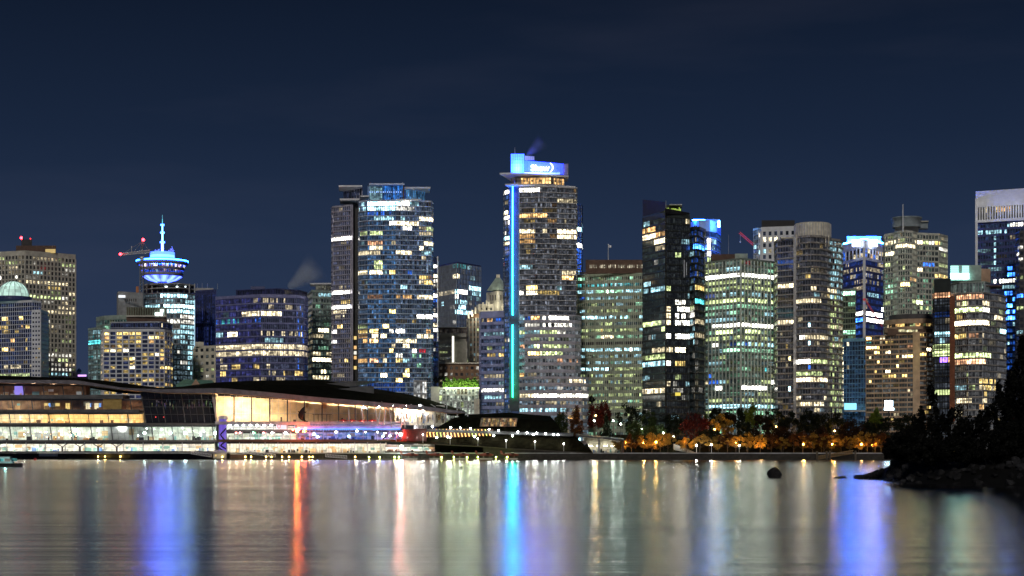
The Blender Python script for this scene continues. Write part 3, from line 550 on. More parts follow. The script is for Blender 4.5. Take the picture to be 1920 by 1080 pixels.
b = building('blue_sliver_tower', 'thin slice of blue glass tower behind the shoulder of the LED strip tower', 1085, 1145)
volume(b, fr((1070, 1160), (1080, 1142), (1090, 1146), (1092, 1158)), 381, 10, 1.6, depth=20, band=.1, bmat=SLATEB, mmat=STEEL, wall=NAVY, base=(.006, .015, .05), lit=(.12, 1, 2), pal='CB', s=(.5, 1.2), seed=141, cap=16, hot='1078-1092@429:C1.5;1078-1092@463:N2.2;1078-1092@472~485:B.9')

b = building('green_grid_office', 'broad olive gridded office slab with greenish white windows and a dark flagged penthouse', 1143, 980)
volume(b, fr((1080, 986), (1206, 976)), 512, 12.2, 1.13, depth=30, band=.45, bo=.1, bmat=OLIVE, mmat=BEIGE, mw=.2, mo=.22, pier=(5, .8, .2, OLIVE), wall=OLIVE, base=(.024, .03, .021), lit=(.6, 1, 5), pal='GECG', s=(.25, .9), seed=151, par=1.4, cap=95, fl=.0, jit=(.2, 2.0),
       hot='1083-1206@533:T.8%55;1118-1180@532:C.8%50;1112-1165@545:G1.2%85;1080-1206@545:C1%20;1080-1118@544:C1.1;1120-1157@544:N2.6;1157-1206@544:C1%80;1100-1200@556:C.7%70;1088-1098@557:B.5;1108-1120@569:E.7;1125-1160@581:E.7%40;1088-1098@582:C.9;1090-1182@593:C1.3%90;1200-1206@593:C1;1112-1150@605:E.6%50;1090-1180@617:E.8%80;1120-1135@617:Y1.2;1126-1150@629:W1.3;1155-1206@629:G.6%70;1080-1206@641:Y0;1080-1206@656:C1.2%85;1172-1186@656:N2.2;1150-1206@669:C.7%60;1085-1206@681:C.8%65;1085-1140@693:C1.6%90;1150-1206@693:E.5;1080-1206@704~765:E.5%55')
pbox(b, 'penthouse_wall', 1098, 1207, 487, 514, 985, BROWN, 20); mb = MB()
for k in range(34):
    if k % 6 < 5: px = 1106 + k * 2.95; v = random.Random(k).choice((.25, .6, 1, 1)); mb.box(X(px, 984.7), X(px + 1.0, 984.7), 984.5, 985, Z(502.5, 985), Z(496.5, 985), WIN, glow=(1.2 * v, 1.1 * v, .8 * v))
mb.build('penthouse_window', b); pbox(b, 'slab_edge', 1079, 1206, 510.5, 512.5, 977, BROWN, 2)
f = thing('flagpole', 'thin flagpole with a pale flag on the dark penthouse roof', 'flagpole', (X(1140.5, 990), 990, Z(487, 990)))
mast(f, 1140.5, 457, 488, 990, .22, WHITE, 'pole'); mb = MB()
for k in range(6):
    t0, t1 = k / 6, (k + 1) / 6; P3 = lambda t, v: (X(1140.8 + 5.5 * t, 990), 990 + .5 * math.sin(t * 6), Z(458 + 3 * t + v * (5.5 - 1.5 * t), 990)); mb.face([P3(t0, 1), P3(t1, 1), P3(t1, 0), P3(t0, 0)], mat('pale_flag_cloth', (.6, .62, .7)))
mb.build('flag', f)

b = building('black_glass_tower', 'black glass condominium tower with a slanted crown and yellow green roof garden lights', 1255, 895)
DG = mat('black_green_spandrel', (.035, .042, .04), rough=.3)
volume(b, fr((1205, 908), (1247, 886), (1250, 889), (1293, 894)), 398, 12.8, 1.25, depth=26, band=.2, bo=.1, bmat=DG, mmat=BLACK, mw=.12, mo=.16, wall=BLACK, base=[(.008, .012, .011), (.004, .006, .005), (.005, .006, .006)], lit=(.04, 2, 6), pal='WNC', s=(.4, 1.0), seed=161, par=2.2, cap=60,
       hot='1205-1228@435:A1.3;1228-1246@435:A1.0;1205-1246@448:W1.7;1230-1246@461:W.7;1266-1278@475:E1;1208-1246@538:C1.0%80;1249-1258@538:E1.1;1249-1258@573~610:W1.4;1264-1284@573:N1.3;1264-1293@586:N1.7;1264-1284@599:N1.4;1206-1247@611:E1.2;1264-1293@610:N1.7;1249-1258@636:N2;1264-1293@635:N1.6;1223-1246@660:W.9;1249-1260@660:W1.1;1264-1284@660:W2;1206-1247@672:E1.0;1206-1247@685:C1.2;1249-1258@685:N1.6;1264-1284@685:Y1.1;1250-1258@722:W.9;1206-1247@735:W1.4;1266-1276@712:E.5;1208-1216@546:C.8')
mb = MB(); rear = closed(fr((1205, 910), (1247, 888), (1293, 896)), 22)
zz = [Z(378, 900), Z(374, 900), Z(381, 900), Z(394, 900), Z(388, 900)]
pts = [W(1205, 908.2), W(1247, 886.2)]
mb.prism([pts[0], pts[1], W(1247, 887), W(1205, 909)], Z(402, 900), 0, BLACK, z1s=[Z(374, 908), Z(379, 886), Z(379, 887), Z(374, 909)])
mb.prism([W(1247, 886.2), W(1293, 894.2), W(1293, 895), W(1247, 887)], Z(402, 890), 0, BLACK, z1s=[Z(390, 886), Z(399, 894), Z(399, 895), Z(390, 887)])
mb.build('crown_screen', b)
pbox(b, 'roof_room', 1237, 1278, 384.5, 400, 903, BLACK, 8); mb = MB()
for k in range(17): px = 1238.5 + k * 2.3; h = random.Random(k).uniform(2, 6.5); mb.box(X(px, 899), X(px + 1.1, 899), 898.8, 899.2, Z(396, 899), Z(395 - h, 899), PANEL, glow=(.55, .8, .08))
mb.build('roof_garden_light', b); pbox(b, 'roof_canopy', 1255, 1279, 382.6, 384.6, 900, GREY, 8); mast(b, 1248.5, 376, 400, 899, .25)
volume(b, fr((1293, 900), (1303, 890), (1309, 892), (1320, 902)), 425, 12.8, 1.5, depth=20, band=.2, bo=.9, bmat=DG, mmat=BLACK, mw=.12, wall=BLACK, base=(.004, .007, .008), lit=(.1, 2, 5), pal='WCNE', s=(.25, .8), seed=162, par=1.5, cap=25, wname='side_wall',
       hot='1300-1320@462:B5;1293-1302@475:C.8;1293-1318@440~520:B.35%40;1304-1320@543:Y1.3;1304-1320@567:T1.6;1304-1320@603:W1;1293-1302@575:E.9;1293-1303@587:N1.7;1293-1303@610:C1;1293-1303@635:C1.3;1304-1320@627:W.8')
pbox(b, 'amber_stair_window', 1266, 1276, 736, 742, 888, emit('yellow_stair', (1, .8, .08), .9, False), .4); pbox(b, 'white_post', 1282, 1284, 487, 520, 890, STEEL, .8); pbox(b, 'white_post', 1286.5, 1288, 492, 516, 890, STEEL, .8)

b = building('blue_curved_tower', 'blue lit curved glass tower with a pale crown band behind the black glass tower', 1325, 1170)
volume(b, fr((1285, 1195), (1296, 1172), (1312, 1162), (1330, 1162), (1343, 1170), (1351, 1190)), 413, 12, 1.8, depth=24, band=.16, bo=.3, bmat=mat('blue_white_band', (.34, .45, .75)), mmat=SLATEB, wall=NAVY, base=(.006, .02, .11), lit=(.12, 1, 3), pal='BCB', s=(.4, 1.2), seed=171, par=7.5, cap=40, hot='1326-1333@447~472:N3;1318-1325@468:B5;1300-1320@480:O1%50;1324-1332@483~495:E1;1336-1342@452:C1')
pbox(b, 'light_tube', 1346.5, 1349.5, 414, 426, 1160, emit('cyan_tube', (.1, .4, 1), 160), .6); pbox(b, 'roof_screen', 1320, 1350, 411, 414, 1170, mat('roof_steel', (.2, .24, .34)), 8); pbox(b, 'blue_cove_light', 1298, 1322, 411.5, 413, 1165, emit('blue_cove', (.01, .12, 1), 200), 2)

b = building('white_finned_office', 'corner office with white vertical fins and three brilliant white lit floors', 1389, 960)
volume(b, fr((1316, 975), (1389, 952), (1456, 971)), 484, 11.75, 2.62, depth=40, band=.32, bo=.1, bmat=mat('grey_green_spandrel', (.16, .2, .18), rough=.35), mmat=mat('pale_green_fin', (.52, .57, .53)), mw=.34, mo=.7, wall=DARK, base=(.035, .055, .047), lit=(.7, 1, 4), pal='EGGC', s=(.3, .9), seed=181, par=.8, cap=95, fl=.08, jit=(.25, 1.8),
       hot='1320-1350@508:E.8%70;1395-1410@490:R.25;1440-1456@509:G1;1316-1456@519:N1.9;1320-1456@531:E.7%80;1320-1456@543:E.9%80;1322-1345@555:B.4;1322-1456@555:C.8%60;1320-1456@566:E1.1%85;1320-1456@578:G.8%85;1430-1456@590:C1;1325-1360@602:C.8;1336-1452@614:N1.8;1345-1375@626:E1.4;1396-1425@626:E1.3;1325-1456@638:E.9%80;1390-1456@643:C1.2%70;1334-1346@650:N2;1365-1420@650:B.4%60;1357-1392@661:G1.4;1392-1456@661:G.6;1350-1362@672:E.6;1430-1440@697:T1;1322-1352@711:B.8%70;1340-1364@711:C.9%60;1416-1456@711:E.9%70;1334-1354@722:N2.0;1391-1456@722:N2.2;1316-1334@722:W.9;1330-1456@748:E.7%70;1330-1456@759:C1.2%85')
pbox(b, 'roof_plant_room', 1333, 1400, 476.5, 488, 968, BROWN, 18); pbox(b, 'roof_screen', 1378, 1402, 475.5, 487, 966, GREENISH, 12)
mast(b, 1366, 440, 478, 980, .12)

b = building('white_walled_tower', 'white walled tower with tall dark window slots and a black cap', 1456, 1125)
volume(b, fr((1423, 1134), (1428, 1126), (1492, 1120)), 424, 11, 3.55, depth=24, band=.24, bo=.02, bmat=WHITE, mmat=WHITE, mw=1.9, mo=.12, wall=WHITE, base=(.006, .008, .014), lit=(.1, 1, 2), pal='WN', s=(.5, 1.2), seed=191, par=2.6, cap=30, gap=.2, hot='1426-1458@449:W1.8;1424-1433@439:W1.5;1424-1437@471:C1.3')
pbox(b, 'roof_cap', 1428, 1490, 413, 426, 1130, BLACK, 16)
volume(b, fr((1413, 1146), (1424, 1140)), 427, 9, 1.6, depth=14, band=.1, bmat=STEEL, mmat=STEEL, wall=SLATE, base=(.02, .03, .045), lit=(.3, 1, 2), pal='ECN', s=(.2, .7), seed=192, cap=8, wname='glass_strip_wall')
c = thing('luffing_crane', 'red luffing crane jib leaning left above the white finned office', 'crane', (X(1417, 1200), 1200, 3.))
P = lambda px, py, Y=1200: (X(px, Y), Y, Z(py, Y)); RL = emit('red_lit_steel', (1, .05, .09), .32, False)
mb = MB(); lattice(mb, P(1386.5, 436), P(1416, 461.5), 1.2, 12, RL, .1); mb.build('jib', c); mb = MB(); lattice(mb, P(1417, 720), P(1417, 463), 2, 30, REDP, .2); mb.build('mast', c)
mb = MB(); mb.tube(P(1388, 437), P(1388, 452), .1, STEEL); mb.box(P(1387, 0)[0], P(1389, 0)[0], 1199.6, 1200.4, Z(455, 1200), Z(452, 1200), WHITE); mb.build('hook', c)

b = building('round_topped_tower', 'grey condominium tower with stacked balcony slabs and a ribbed drum on its roof', 1523, 910)
CS = TAUPE
volume(b, fr((1453, 934), (1458, 922), (1488, 916)), 447, 11.4, 1.6, depth=20, band=.24, bo=.6, bmat=CS, mmat=STEEL, mw=.1, mo=.1, wall=DARK, base=(.012, .012, .014), lit=(.06, 1, 3), pal='WY', s=(.3, .9), seed=201, par=1, cap=20, hot='1458-1488@534:W1.7;1458-1488@602:W1.3;1476-1483@671:Y2;1476-1482@729:C3;1453-1460@500~700:E.7%50', wname='side_wall')
bodyf = fr((1488, 917), (1493, 906), (1505, 900), (1520, 897), (1537, 899), (1550, 905), (1557, 912), (1572, 916), (1579, 926))
volume(b, bodyf, 441, 11.4, 1.6, depth=22, band=.25, bo=.7, bmat=CS, mmat=STEEL, mw=.12, mo=.12, wall=DARK, base=(.014, .014, .016), lit=(.09, 1, 5), pal='WWYC', s=(.25, .9), seed=202, par=1, cap=70,
       hot='1556-1580@455~560:C.8%60;1556-1580@560~770:E.7%40;1520-1532@545:W1.2;1551-1570@546:W1.1;1558-1575@559:C1.2;1494-1540@567:W1.2%90;1513-1519@613:C2;1499-1508@636:N1.8;1510-1552@636:W1.1%85;1551-1580@613:W.9;1557-1580@648:W1;1513-1519@647:C1.6;1494-1518@682:N2.3;1518-1552@682:E1.1;1517-1521@691:B1.2;1494-1542@705:E.9;1494-1552@717:W1.4;1494-1550@752:W1.1%90;1494-1508@763:W.6;1525-1545@763:W.7')
pbox(b, 'pier', 1487.5, 1493.5, 444, 790, 905, GREY, 6); mb = MB(); cx, cy = W(1523.5, 918); mb.lathe((cx, cy), [(S(34, 912), Z(445, 912)), (S(34, 912), Z(419, 912)), (S(32, 912), Z(417, 912)), (.1, Z(416.5, 912))], PALE, 40)
for k in range(40): u = 2 * PI * k / 40; mb.box(cx + S(34.2, 912) * math.cos(u) - .15, cx + S(34.2, 912) * math.cos(u) + .15, cy + S(34.2, 912) * math.sin(u) - .15, cy + S(34.2, 912) * math.sin(u) + .15, Z(444, 912), Z(419, 912), GREY)
mb.build('roof_drum', b)
mb = MB()
for px in range(1493, 1556, 6): mb.box(X(px, 903), X(px + 1.6, 903), 902.6, 903.6, Z(462, 903), Z(440, 903), PALE)
mb.build('loggia_columns', b); pbox(b, 'roof_slab', 1464, 1490, 444.5, 447, 914, PALE, 10); pbox(b, 'roof_slab', 1556, 1578, 456, 458.5, 914, PALE, 10)

b = building('blue_roofed_tower', 'dark blue tower with two white square signs and a glowing blue roof', 1618, 1175)
volume(b, fr((1567, 1206), (1620, 1165), (1662, 1196)), 449, 12, 1.7, depth=34, band=.3, bo=.05, bmat=NAVY, mmat=NAVY, mw=.15, wall=NAVY, base=(.004, .011, .06), lit=(.10, 2, 5), pal='WCW', s=(.2, .6), seed=211, par=13.4, cap=70,
       hot='1586-1655@503:W.7%60;1580-1600@514:W.5%60;1600-1655@526:W.6%50;1600-1655@514:N.7%40;1600-1618@538:W.7;1625-1650@551:C1%40;1605-1618@588:N2;1623-1658@586:N2.2;1605-1620@600:B1.8;1623-1658@599:N2;1605-1618@610~635:B.35;1623-1660@636:B.25')
LB = mat('lavender_white_panel', (.56, .58, .72))
for A, B in ((W(1567, 1205.4), W(1620, 1164.4)), (W(1620, 1164.4), W(1662, 1195.4))):
    L = math.hypot(B[0] - A[0], B[1] - A[1]); d = ((B[0] - A[0]) / L, (B[1] - A[1]) / L); n = (d[1], -d[0]); mb = MB()
    mb.ebox(A, d, n, -.3, L + .3, -.5, .5, Z(464.5, 1165), Z(449, 1165), LB); mb.ebox(A, d, n, -.3, L + .3, -.5, .5, Z(487, 1165), Z(482, 1165), LB); w_ = MB(); rg = random.Random(L)
    for k in range(9):
        a0 = L * k / 8; mb.ebox(A, d, n, a0 - .45, a0 + .45, -.3, .6, Z(482, 1165), Z(464.5, 1165), LB)
        if k < 8:
            for z0, z1 in ((481.5, 474), (473, 465.5)): c2 = PAL[rg.choice('WAWBB')]; v = rg.choice((.02, .3, .9, 1.3)); P4 = lambda a, z: (A[0] + d[0] * a + n[0] * .1, A[1] + d[1] * a + n[1] * .1, Z(z, 1165)); w_.face([P4(a0 + .6, z0), P4(a0 + L / 8 - .6, z0), P4(a0 + L / 8 - .6, z1), P4(a0 + .6, z1)], WIN, tuple(i * v for i in c2))
    mb.build('crown_band', b); w_.build('crown_window', b)
pbox(b, 'corner_pier', 1617.8, 1623, 464, 640, 1162, WHITE, 3)
for x0, x1 in ((1598, 1612.5), (1628, 1645)): pbox(b, 'square_sign', x0, x1, 449.5, 462, 1160 + (14 if x0 > 1620 else 6), emit('white_square_sign', (.8, .9, 1), 14), 1, -4)
mb = MB(); zr = Z(448.2, 1165)
for A, B in ((W(1572, 1204), W(1620, 1167)), (W(1620, 1167), W(1660, 1195))): mb.tube((*A, zr), (*B, zr), .9, emit('blue_roof_tube', (.008, .11, 1), 520), n=6)
mb.build('blue_roof_light', b); pbox(b, 'roof_plant_room', 1588, 1652, 443, 450, 1185, mat('pale_blue_roof_box', (.45, .5, .6)), 12)
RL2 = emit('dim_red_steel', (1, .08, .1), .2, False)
c = thing('small_crane', 'small red crane arm in front of the blue roofed bank tower', 'crane', (X(1657, 1120), 1120, 3.))
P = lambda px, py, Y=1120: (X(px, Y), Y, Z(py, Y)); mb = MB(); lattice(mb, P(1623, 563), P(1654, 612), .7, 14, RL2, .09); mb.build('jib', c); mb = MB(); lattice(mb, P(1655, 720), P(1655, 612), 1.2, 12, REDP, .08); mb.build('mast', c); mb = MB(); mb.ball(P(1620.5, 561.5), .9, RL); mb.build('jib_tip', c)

b = building('ring_crowned_tower', 'cream condominium tower with a rounded bay, thin mast and open ring crown', 1715, 1000)
GS = mat('cream_slab', (.58, .58, .50))
volume(b, fr((1657, 1014), (1660, 1004), (1675, 998), (1684, 990), (1697, 986), (1710, 989), (1719, 997), (1752, 1001), (1760, 1001), (1776, 1012)), 432, 10.35, 2.0, depth=22, band=.26, bo=.3, bmat=GS, mmat=GS, mw=.22, mo=.3, wall=GREY, base=(.022, .026, .021), lit=(.14, 1, 2), pal='EWEG', s=(.2, .7), seed=221, par=1, cap=80,
       hot='1659-1676@458:W1.1;1677-1718@458:W1.4;1720-1728@458:W1.5;1730-1742@458:E1;1742-1752@458:N1.4;1752-1762@458:Y1.2;1660-1668@479:W1.4;1669-1677@479:W1.6;1760-1776@469:N1.2;1720-1728@437:C1;1665-1670@438:W.8;1659-1668@499:E1;1728-1752@497:B1.1;1692-1697@500:E1;1750-1776@517:Y1.2;1720-1730@507:W1.4;1758-1776@498:E.9;1690-1704@536:Y1.8;1705-1718@528:A.9;1657-1676@541~545:G.8;1718-1732@564:E2.6;1708-1716@567:E1.2;1657-1672@568:E.9;1715-1750@575~580:E.7%60;1657-1750@520~590:G.3%30')
mb = MB(); cx, cy = W(1700, 1000); R2 = S(26, 1000); mb.lathe((cx, cy), [(R2, Z(427, 1000)), (R2, Z(411, 1000)), (R2 + .8, Z(410.5, 1000)), (R2 + .8, Z(408.5, 1000)), (R2 - .5, Z(408.5, 1000))], mat('ring_glass', (.26, .30, .32), rough=.25), 36); mb.build('ring_crown', b, True)
pbox(b, 'roof_room', 1678, 1722, 424, 434, 1000, PALE, 14); pbox(b, 'ring_wing', 1720, 1740, 414, 428, 1006, mat('ring_wing_glass', (.24, .28, .30), rough=.3), 8); pbox(b, 'ring_wing_cap', 1719, 1741, 414, 415.5, 1004, PALE, 10); mast(b, 1693, 383, 434, 985, .45, WHITE)

b = building('green_lit_office', 'narrow office slice with green white windows between the round topped and blue roofed towers', 1592, 1060)
volume(b, fr((1576, 1066), (1604, 1060)), 541, 10.5, 1.8, depth=18, band=.22, bmat=OLIVE, mmat=OLIVE, wall=DARK, base=(.015, .02, .012), lit=(.35, 1, 3), pal='EGE', s=(.25, .9), seed=231, cap=60, hot='1576-1604@552:G1.5;1580-1604@622:G1.2%70')
b = building('blue_grid_block', 'dark blue gridded glass block with a glowing teal entrance, left of the tan hotel', 1603, 958)
volume(b, fr((1574, 972), (1582, 964), (1625, 956)), 634, 8.8, 1.75, depth=20, band=.1, bo=.1, bmat=mat('teal_blue_line', (.12, .26, .38)), mmat=mat('teal_blue_line', (.12, .26, .38)), mw=.16, wall=NAVY, base=(.004, .012, .026), lit=(.02, 1, 1), pal='W', seed=241, par=1.6, cap=12, hot='1574-1583@650~760:W1.4%70;1588-1594@646:W1.1')
pbox(b, 'glowing_entrance_canopy', 1583, 1606, 756, 768, 952, emit('teal_canopy', (.25, .75, 1), 1.5), 3); pbox(b, 'entrance_canopy_slab', 1583, 1626, 769, 772, 951, GREY, 6)

b = building('tan_hotel', 'tan concrete hotel with scattered yellow rooms and a round restaurant on top', 1690, 935)
volume(b, fr((1624, 950), (1712, 932)), 628, 9.05, 1.65, depth=16, band=.34, bo=.3, bmat=TAN, mmat=TAN, mw=.28, mo=.32, mevery=3, wall=BROWN, base=(.016, .017, .017), lit=(.05, 1, 2), pal='YYW', s=(.4, 1.2), seed=251, par=.4, cap=50, ref=940,
       hot='1625-1636@632:Y1.5;1649-1658@632:W1.2;1649-1657@641:W1;1659-1665@641:Y1.2;1626-1648@651:Y2;1700-1711@650:O.7;1626-1634@641:T.5;1639-1649@660:Y1.6;1661-1669@660:W1.7;1629-1635@669:W1.3;1679-1686@668:Y1.5;1689-1699@668:W1.6;1700-1712@668:Y1.7;1642-1648@680:Y1.6;1679-1688@687:Y1.8;1661-1669@697:W1.6;1656-1664@706:Y1.1;1665-1678@706:Y1.6;1690-1700@706:Y1.5;1628-1636@718:Y1.5;1702-1712@727~745:W.8%50')
volume(b, fr((1724, 934), (1750, 938)), 623, 9.05, 1.65, depth=16, band=.34, bo=.3, bmat=TAN, mmat=TAN, mw=.28, mo=.32, mevery=3, wall=BROWN, base=(.016, .017, .017), lit=(.08, 1, 2), pal='YYW', s=(.4, 1.2), seed=252, par=.4, cap=15, wname='right_wing_wall', hot='1725-1733@630:Y1;1724-1735@660:Y1.5;1738-1747@658:W2.0;1724-1734@668:Y1.5')
pbox(b, 'lift_shaft', 1711.5, 1724.5, 622, 790, 929, mat('tan_shaft', (.46, .31, .20)), 14)
cx, cy = W(1716, 968); R3 = S(58, 960)
def ring(n_, y0, y1, r, m_): mb = MB(); mb.lathe((cx, cy), [(r - 2, Z(y1, 935)), (r, Z(y1, 935)), (r, Z(y0, 935)), (.1, Z(y0, 935))], m_, 48); return mb.build(n_, b)
ring('restaurant_parapet', 593, 602, R3, mat('tan_band', (.44, .30, .2))); ring('restaurant_base', 607.5, 617, R3, mat('tan_band', (.44, .30, .2))); ring('roof_drum', 583, 593.5, S(48, 960), mat('dark_roof_drum', (.07, .065, .07)))
mb = MB(); rg = random.Random(12)
for k in range(70):
    u, w = 2 * PI * k / 70, 2 * PI * (k + .9) / 70; r = R3 - .8; v = rg.choice((.01, .02, .06, .5, 1.1)); c2 = PAL[rg.choice('AYEAW')]
    mb.face([(cx + r * math.cos(u), cy + r * math.sin(u), Z(607.5, 935)), (cx + r * math.cos(w), cy + r * math.sin(w), Z(607.5, 935)), (cx + r * math.cos(w), cy + r * math.sin(w), Z(602, 935)), (cx + r * math.cos(u), cy + r * math.sin(u), Z(602, 935))], WIN, tuple(i * v for i in c2))
mb.build('restaurant_window', b); pbox(b, 'lit_lounge_window', 1684, 1720, 618, 622.4, 929.5, WIN, .4, glow=(1.0, .9, .5)); pbox(b, 'upper_floor', 1664, 1750, 616.5, 629, 938, BROWN, 10)
s_ = thing('lit_billboard', 'blinding blue white screen above the trees in front of the tan hotel', 'billboard', (X(1668, 915), 915, 3.))
for y0, y1, x0, x1 in ((751, 762, 1659, 1674), (764.5, 769, 1658, 1676)): pbox(s_, 'screen', x0, x1, y0, y1, 915, emit('screen_light', (.6, .85, 1), 14), .6)
mb = MB(); mb.box(X(1666, 915), X(1667.5, 915), 915.4, 916, 3, Z(764, 915), BLACK); mb.build('post', s_)

b = building('brown_pier_condominium', 'curved glass condominium with orange white floors and a tall rust brown pier', 1820, 890)
volume(b, fr((1749, 905), (1752, 899), (1782, 893)), 522, 12.2, 1.5, depth=20, band=.12, bo=.1, bmat=DG, mmat=BLACK, mw=.14, wall=BLACK, base=(.012, .014, .017), lit=(.03, 1, 3), pal='WC', s=(.3, .8), seed=261, par=6.8, cap=25, hot='1749-1782@553:O1.1;1752-1782@627:C1.2%80;1755-1780@638:C.6%60;1749-1782@652:E1.1;1749-1782@663:E1.4;1760-1776@675:P1.6;1776-1782@675:O1;1749-1782@591:B.12;1752-1782@737:E1.3', wname='dark_wing_wall')
volume(b, fr((1780, 900), (1790, 892), (1816, 882), (1842, 880), (1850, 884), (1852, 886), (1870, 892), (1886, 906)), 548, 12.2, 1.6, depth=24, band=.2, bo=.45, bmat=TAUPE, mmat=STEEL, mw=.12, mo=.15, wall=DARK, base=(.02, .02, .02), lit=(.15, 2, 5), pal='WWYE', s=(.25, .9), seed=262, par=.6, cap=60,
       hot='1790-1846@553:O1.1;1803-1814@566:E1.1;1842-1855@566:W1.2;1790-1842@579:E1.5%90;1842-1856@579:N1.5;1790-1856@603:W1.9;1864-1880@596:W1.2;1790-1814@627:Y1.2;1815-1836@627:O.4;1841-1846@627:W1.2;1875-1886@620:C2;1790-1858@663:E1.3;1790-1811@675:O1.0;1814-1848@675:O1.6;1836-1866@712~724:Y1.1%70;1790-1812@724:C.5;1833-1866@724:W1;1795-1852@748:W1.1%75;1835-1860@757:A1.1%60')
pbox(b, 'rust_pier', 1780.5, 1790.5, 556, 790, 884, RUST, 6)
volume(b, fr((1782, 900), (1800, 890), (1846, 888), (1856, 896)), 528, 20, 1.6, zb=Z(549, 888), depth=14, band=.03, bmat=GREENISH, mmat=STEEL, wall=DARK, base=(.025, .035, .03), lit=(.05, 1, 1), pal='C', seed=263, par=.5, cap=4, wname='crown_wall'); pbox(b, 'terrace_canopy', 1848, 1880, 535, 537, 890, BROWN, 14)
mb = MB()
for j in range(7):
    v = 1.1 + 1.8 * (j > 3); 
    for (x0, x1) in ((1782, 1797), (1798, 1803), (1804, 1816.5)):
        vv = v * (.35 if x0 == 1798 and j < 4 else 1); mb.box(X(x0, 905), X(x1, 905), 904.6, 905, Z(501.5 + j * 3.6, 905), Z(498.4 + j * 3.6, 905), PANEL, glow=(.5 * vv * vv, 1.1 * vv * vv, 1.0 * vv * vv))
mb.build('lit_louvre_box', b); pbox(b, 'roof_plant_room', 1783, 1840, 497, 526, 906, GREENISH, 12); pbox(b, 'roof_plant_room', 1839, 1857, 504, 530, 908, TAN, 10)

b = building('white_crowned_tower', 'dark glass tower with a broad white crown and yellow lit top windows', 1885, 1170)
volume(b, fr((1829, 1186), (1833, 1166), (1960, 1146)), 359, 11.6, 1.8, depth=34, band=.3, bo=.05, bmat=NAVY, mmat=NAVY, mw=.15, wall=NAVY, base=(.004, .008, .018), lit=(.09, 2, 5), pal='CWC', s=(.15, .5), seed=271, par=21.5, cap=50, ref=1160,
       hot='1858-1892@416:C.8;1833-1890@431:C1.2%75;1895-1920@424:N1.2;1895-1920@417:C.7;1862-1866@450~490:C.9;1864-1905@531:N1.6%80;1870-1905@543:C.5;1885-1907@573~600:B5%80;1885-1907@500~560:B1.6%40;1885-1907@590~690:B.35%60;1885-1907@600~640:C.7%30')
A, B = W(1832.6, 1165), W(1960, 1145); L = math.hypot(B[0] - A[0], B[1] - A[1]); d = ((B[0] - A[0]) / L, (B[1] - A[1]) / L); n = (d[1], -d[0]); mb = MB(); w_ = MB(); rg = random.Random(3)
mb.ebox(A, d, n, -1, L, -.6, .8, Z(387, 1160), Z(357, 1160), WHITE); mb.ebox(A, d, n, -1, L, -.6, .8, Z(416, 1160), Z(411, 1160), WHITE)
for k in range(26):
    a0 = L * k / 26; mb.ebox(A, d, n, a0 - .4, a0 + .4, -.4, .8, Z(411, 1160), Z(387, 1160), WHITE); c2 = PAL['A' if 7 < k < 13 else 'Y' if k < 14 and k > 3 else 'W']; v = rg.uniform(.6, 1.3) if 2 < k < 4 or 7 <= k < 13 else .06
    for z0, z1, vv in ((398, 388, v), (410.5, 399, .02)):
        P5 = lambda a, z: (A[0] + d[0] * a + n[0] * .25, A[1] + d[1] * a + n[1] * .25, Z(z, 1160)); w_.face([P5(a0 + .5, z0), P5(a0 + L / 26 - .5, z0), P5(a0 + L / 26 - .5, z1), P5(a0 + .5, z1)], WIN, tuple(i * vv for i in c2))
mb.build('white_crown', b)
for px in (1840, 1862, 1884, 1906): l = bpy.data.lights.new('floodlight', 'POINT'); l.energy = 420; l.color = (.9, .93, 1); l.shadow_soft_size = 1.5; o = bpy.data.objects.new('floodlight', l); col.objects.link(o); o.parent = b; o.location = Vector((X(px, 1148), 1148, Z(392, 1148))) - root_loc(b)
w_.build('crown_window', b); pbox(b, 'corner_pier', 1828.6, 1833.2, 372, 520, 1162, WHITE, 3)
b = building('dark_slab_tower', 'near black office slab in front of the white crowned tower', 1925, 1095)
volume(b, fr((1905, 1102), (1912, 1094), (1975, 1088)), 431, 11.4, 2.2, depth=24, band=.34, bmat=DARK, mmat=DARK, mw=.3, wall=BLACK, base=(.004, .004, .005), lit=(.06, 1, 3), pal='ENB', s=(.4, 1.0), seed=281, par=1.2, cap=30, hot='1908-1920@466:N.9;1907-1920@481:N1.1;1907-1920@556:B1.5;1907-1920@581:E1;1907-1920@619:C.8')
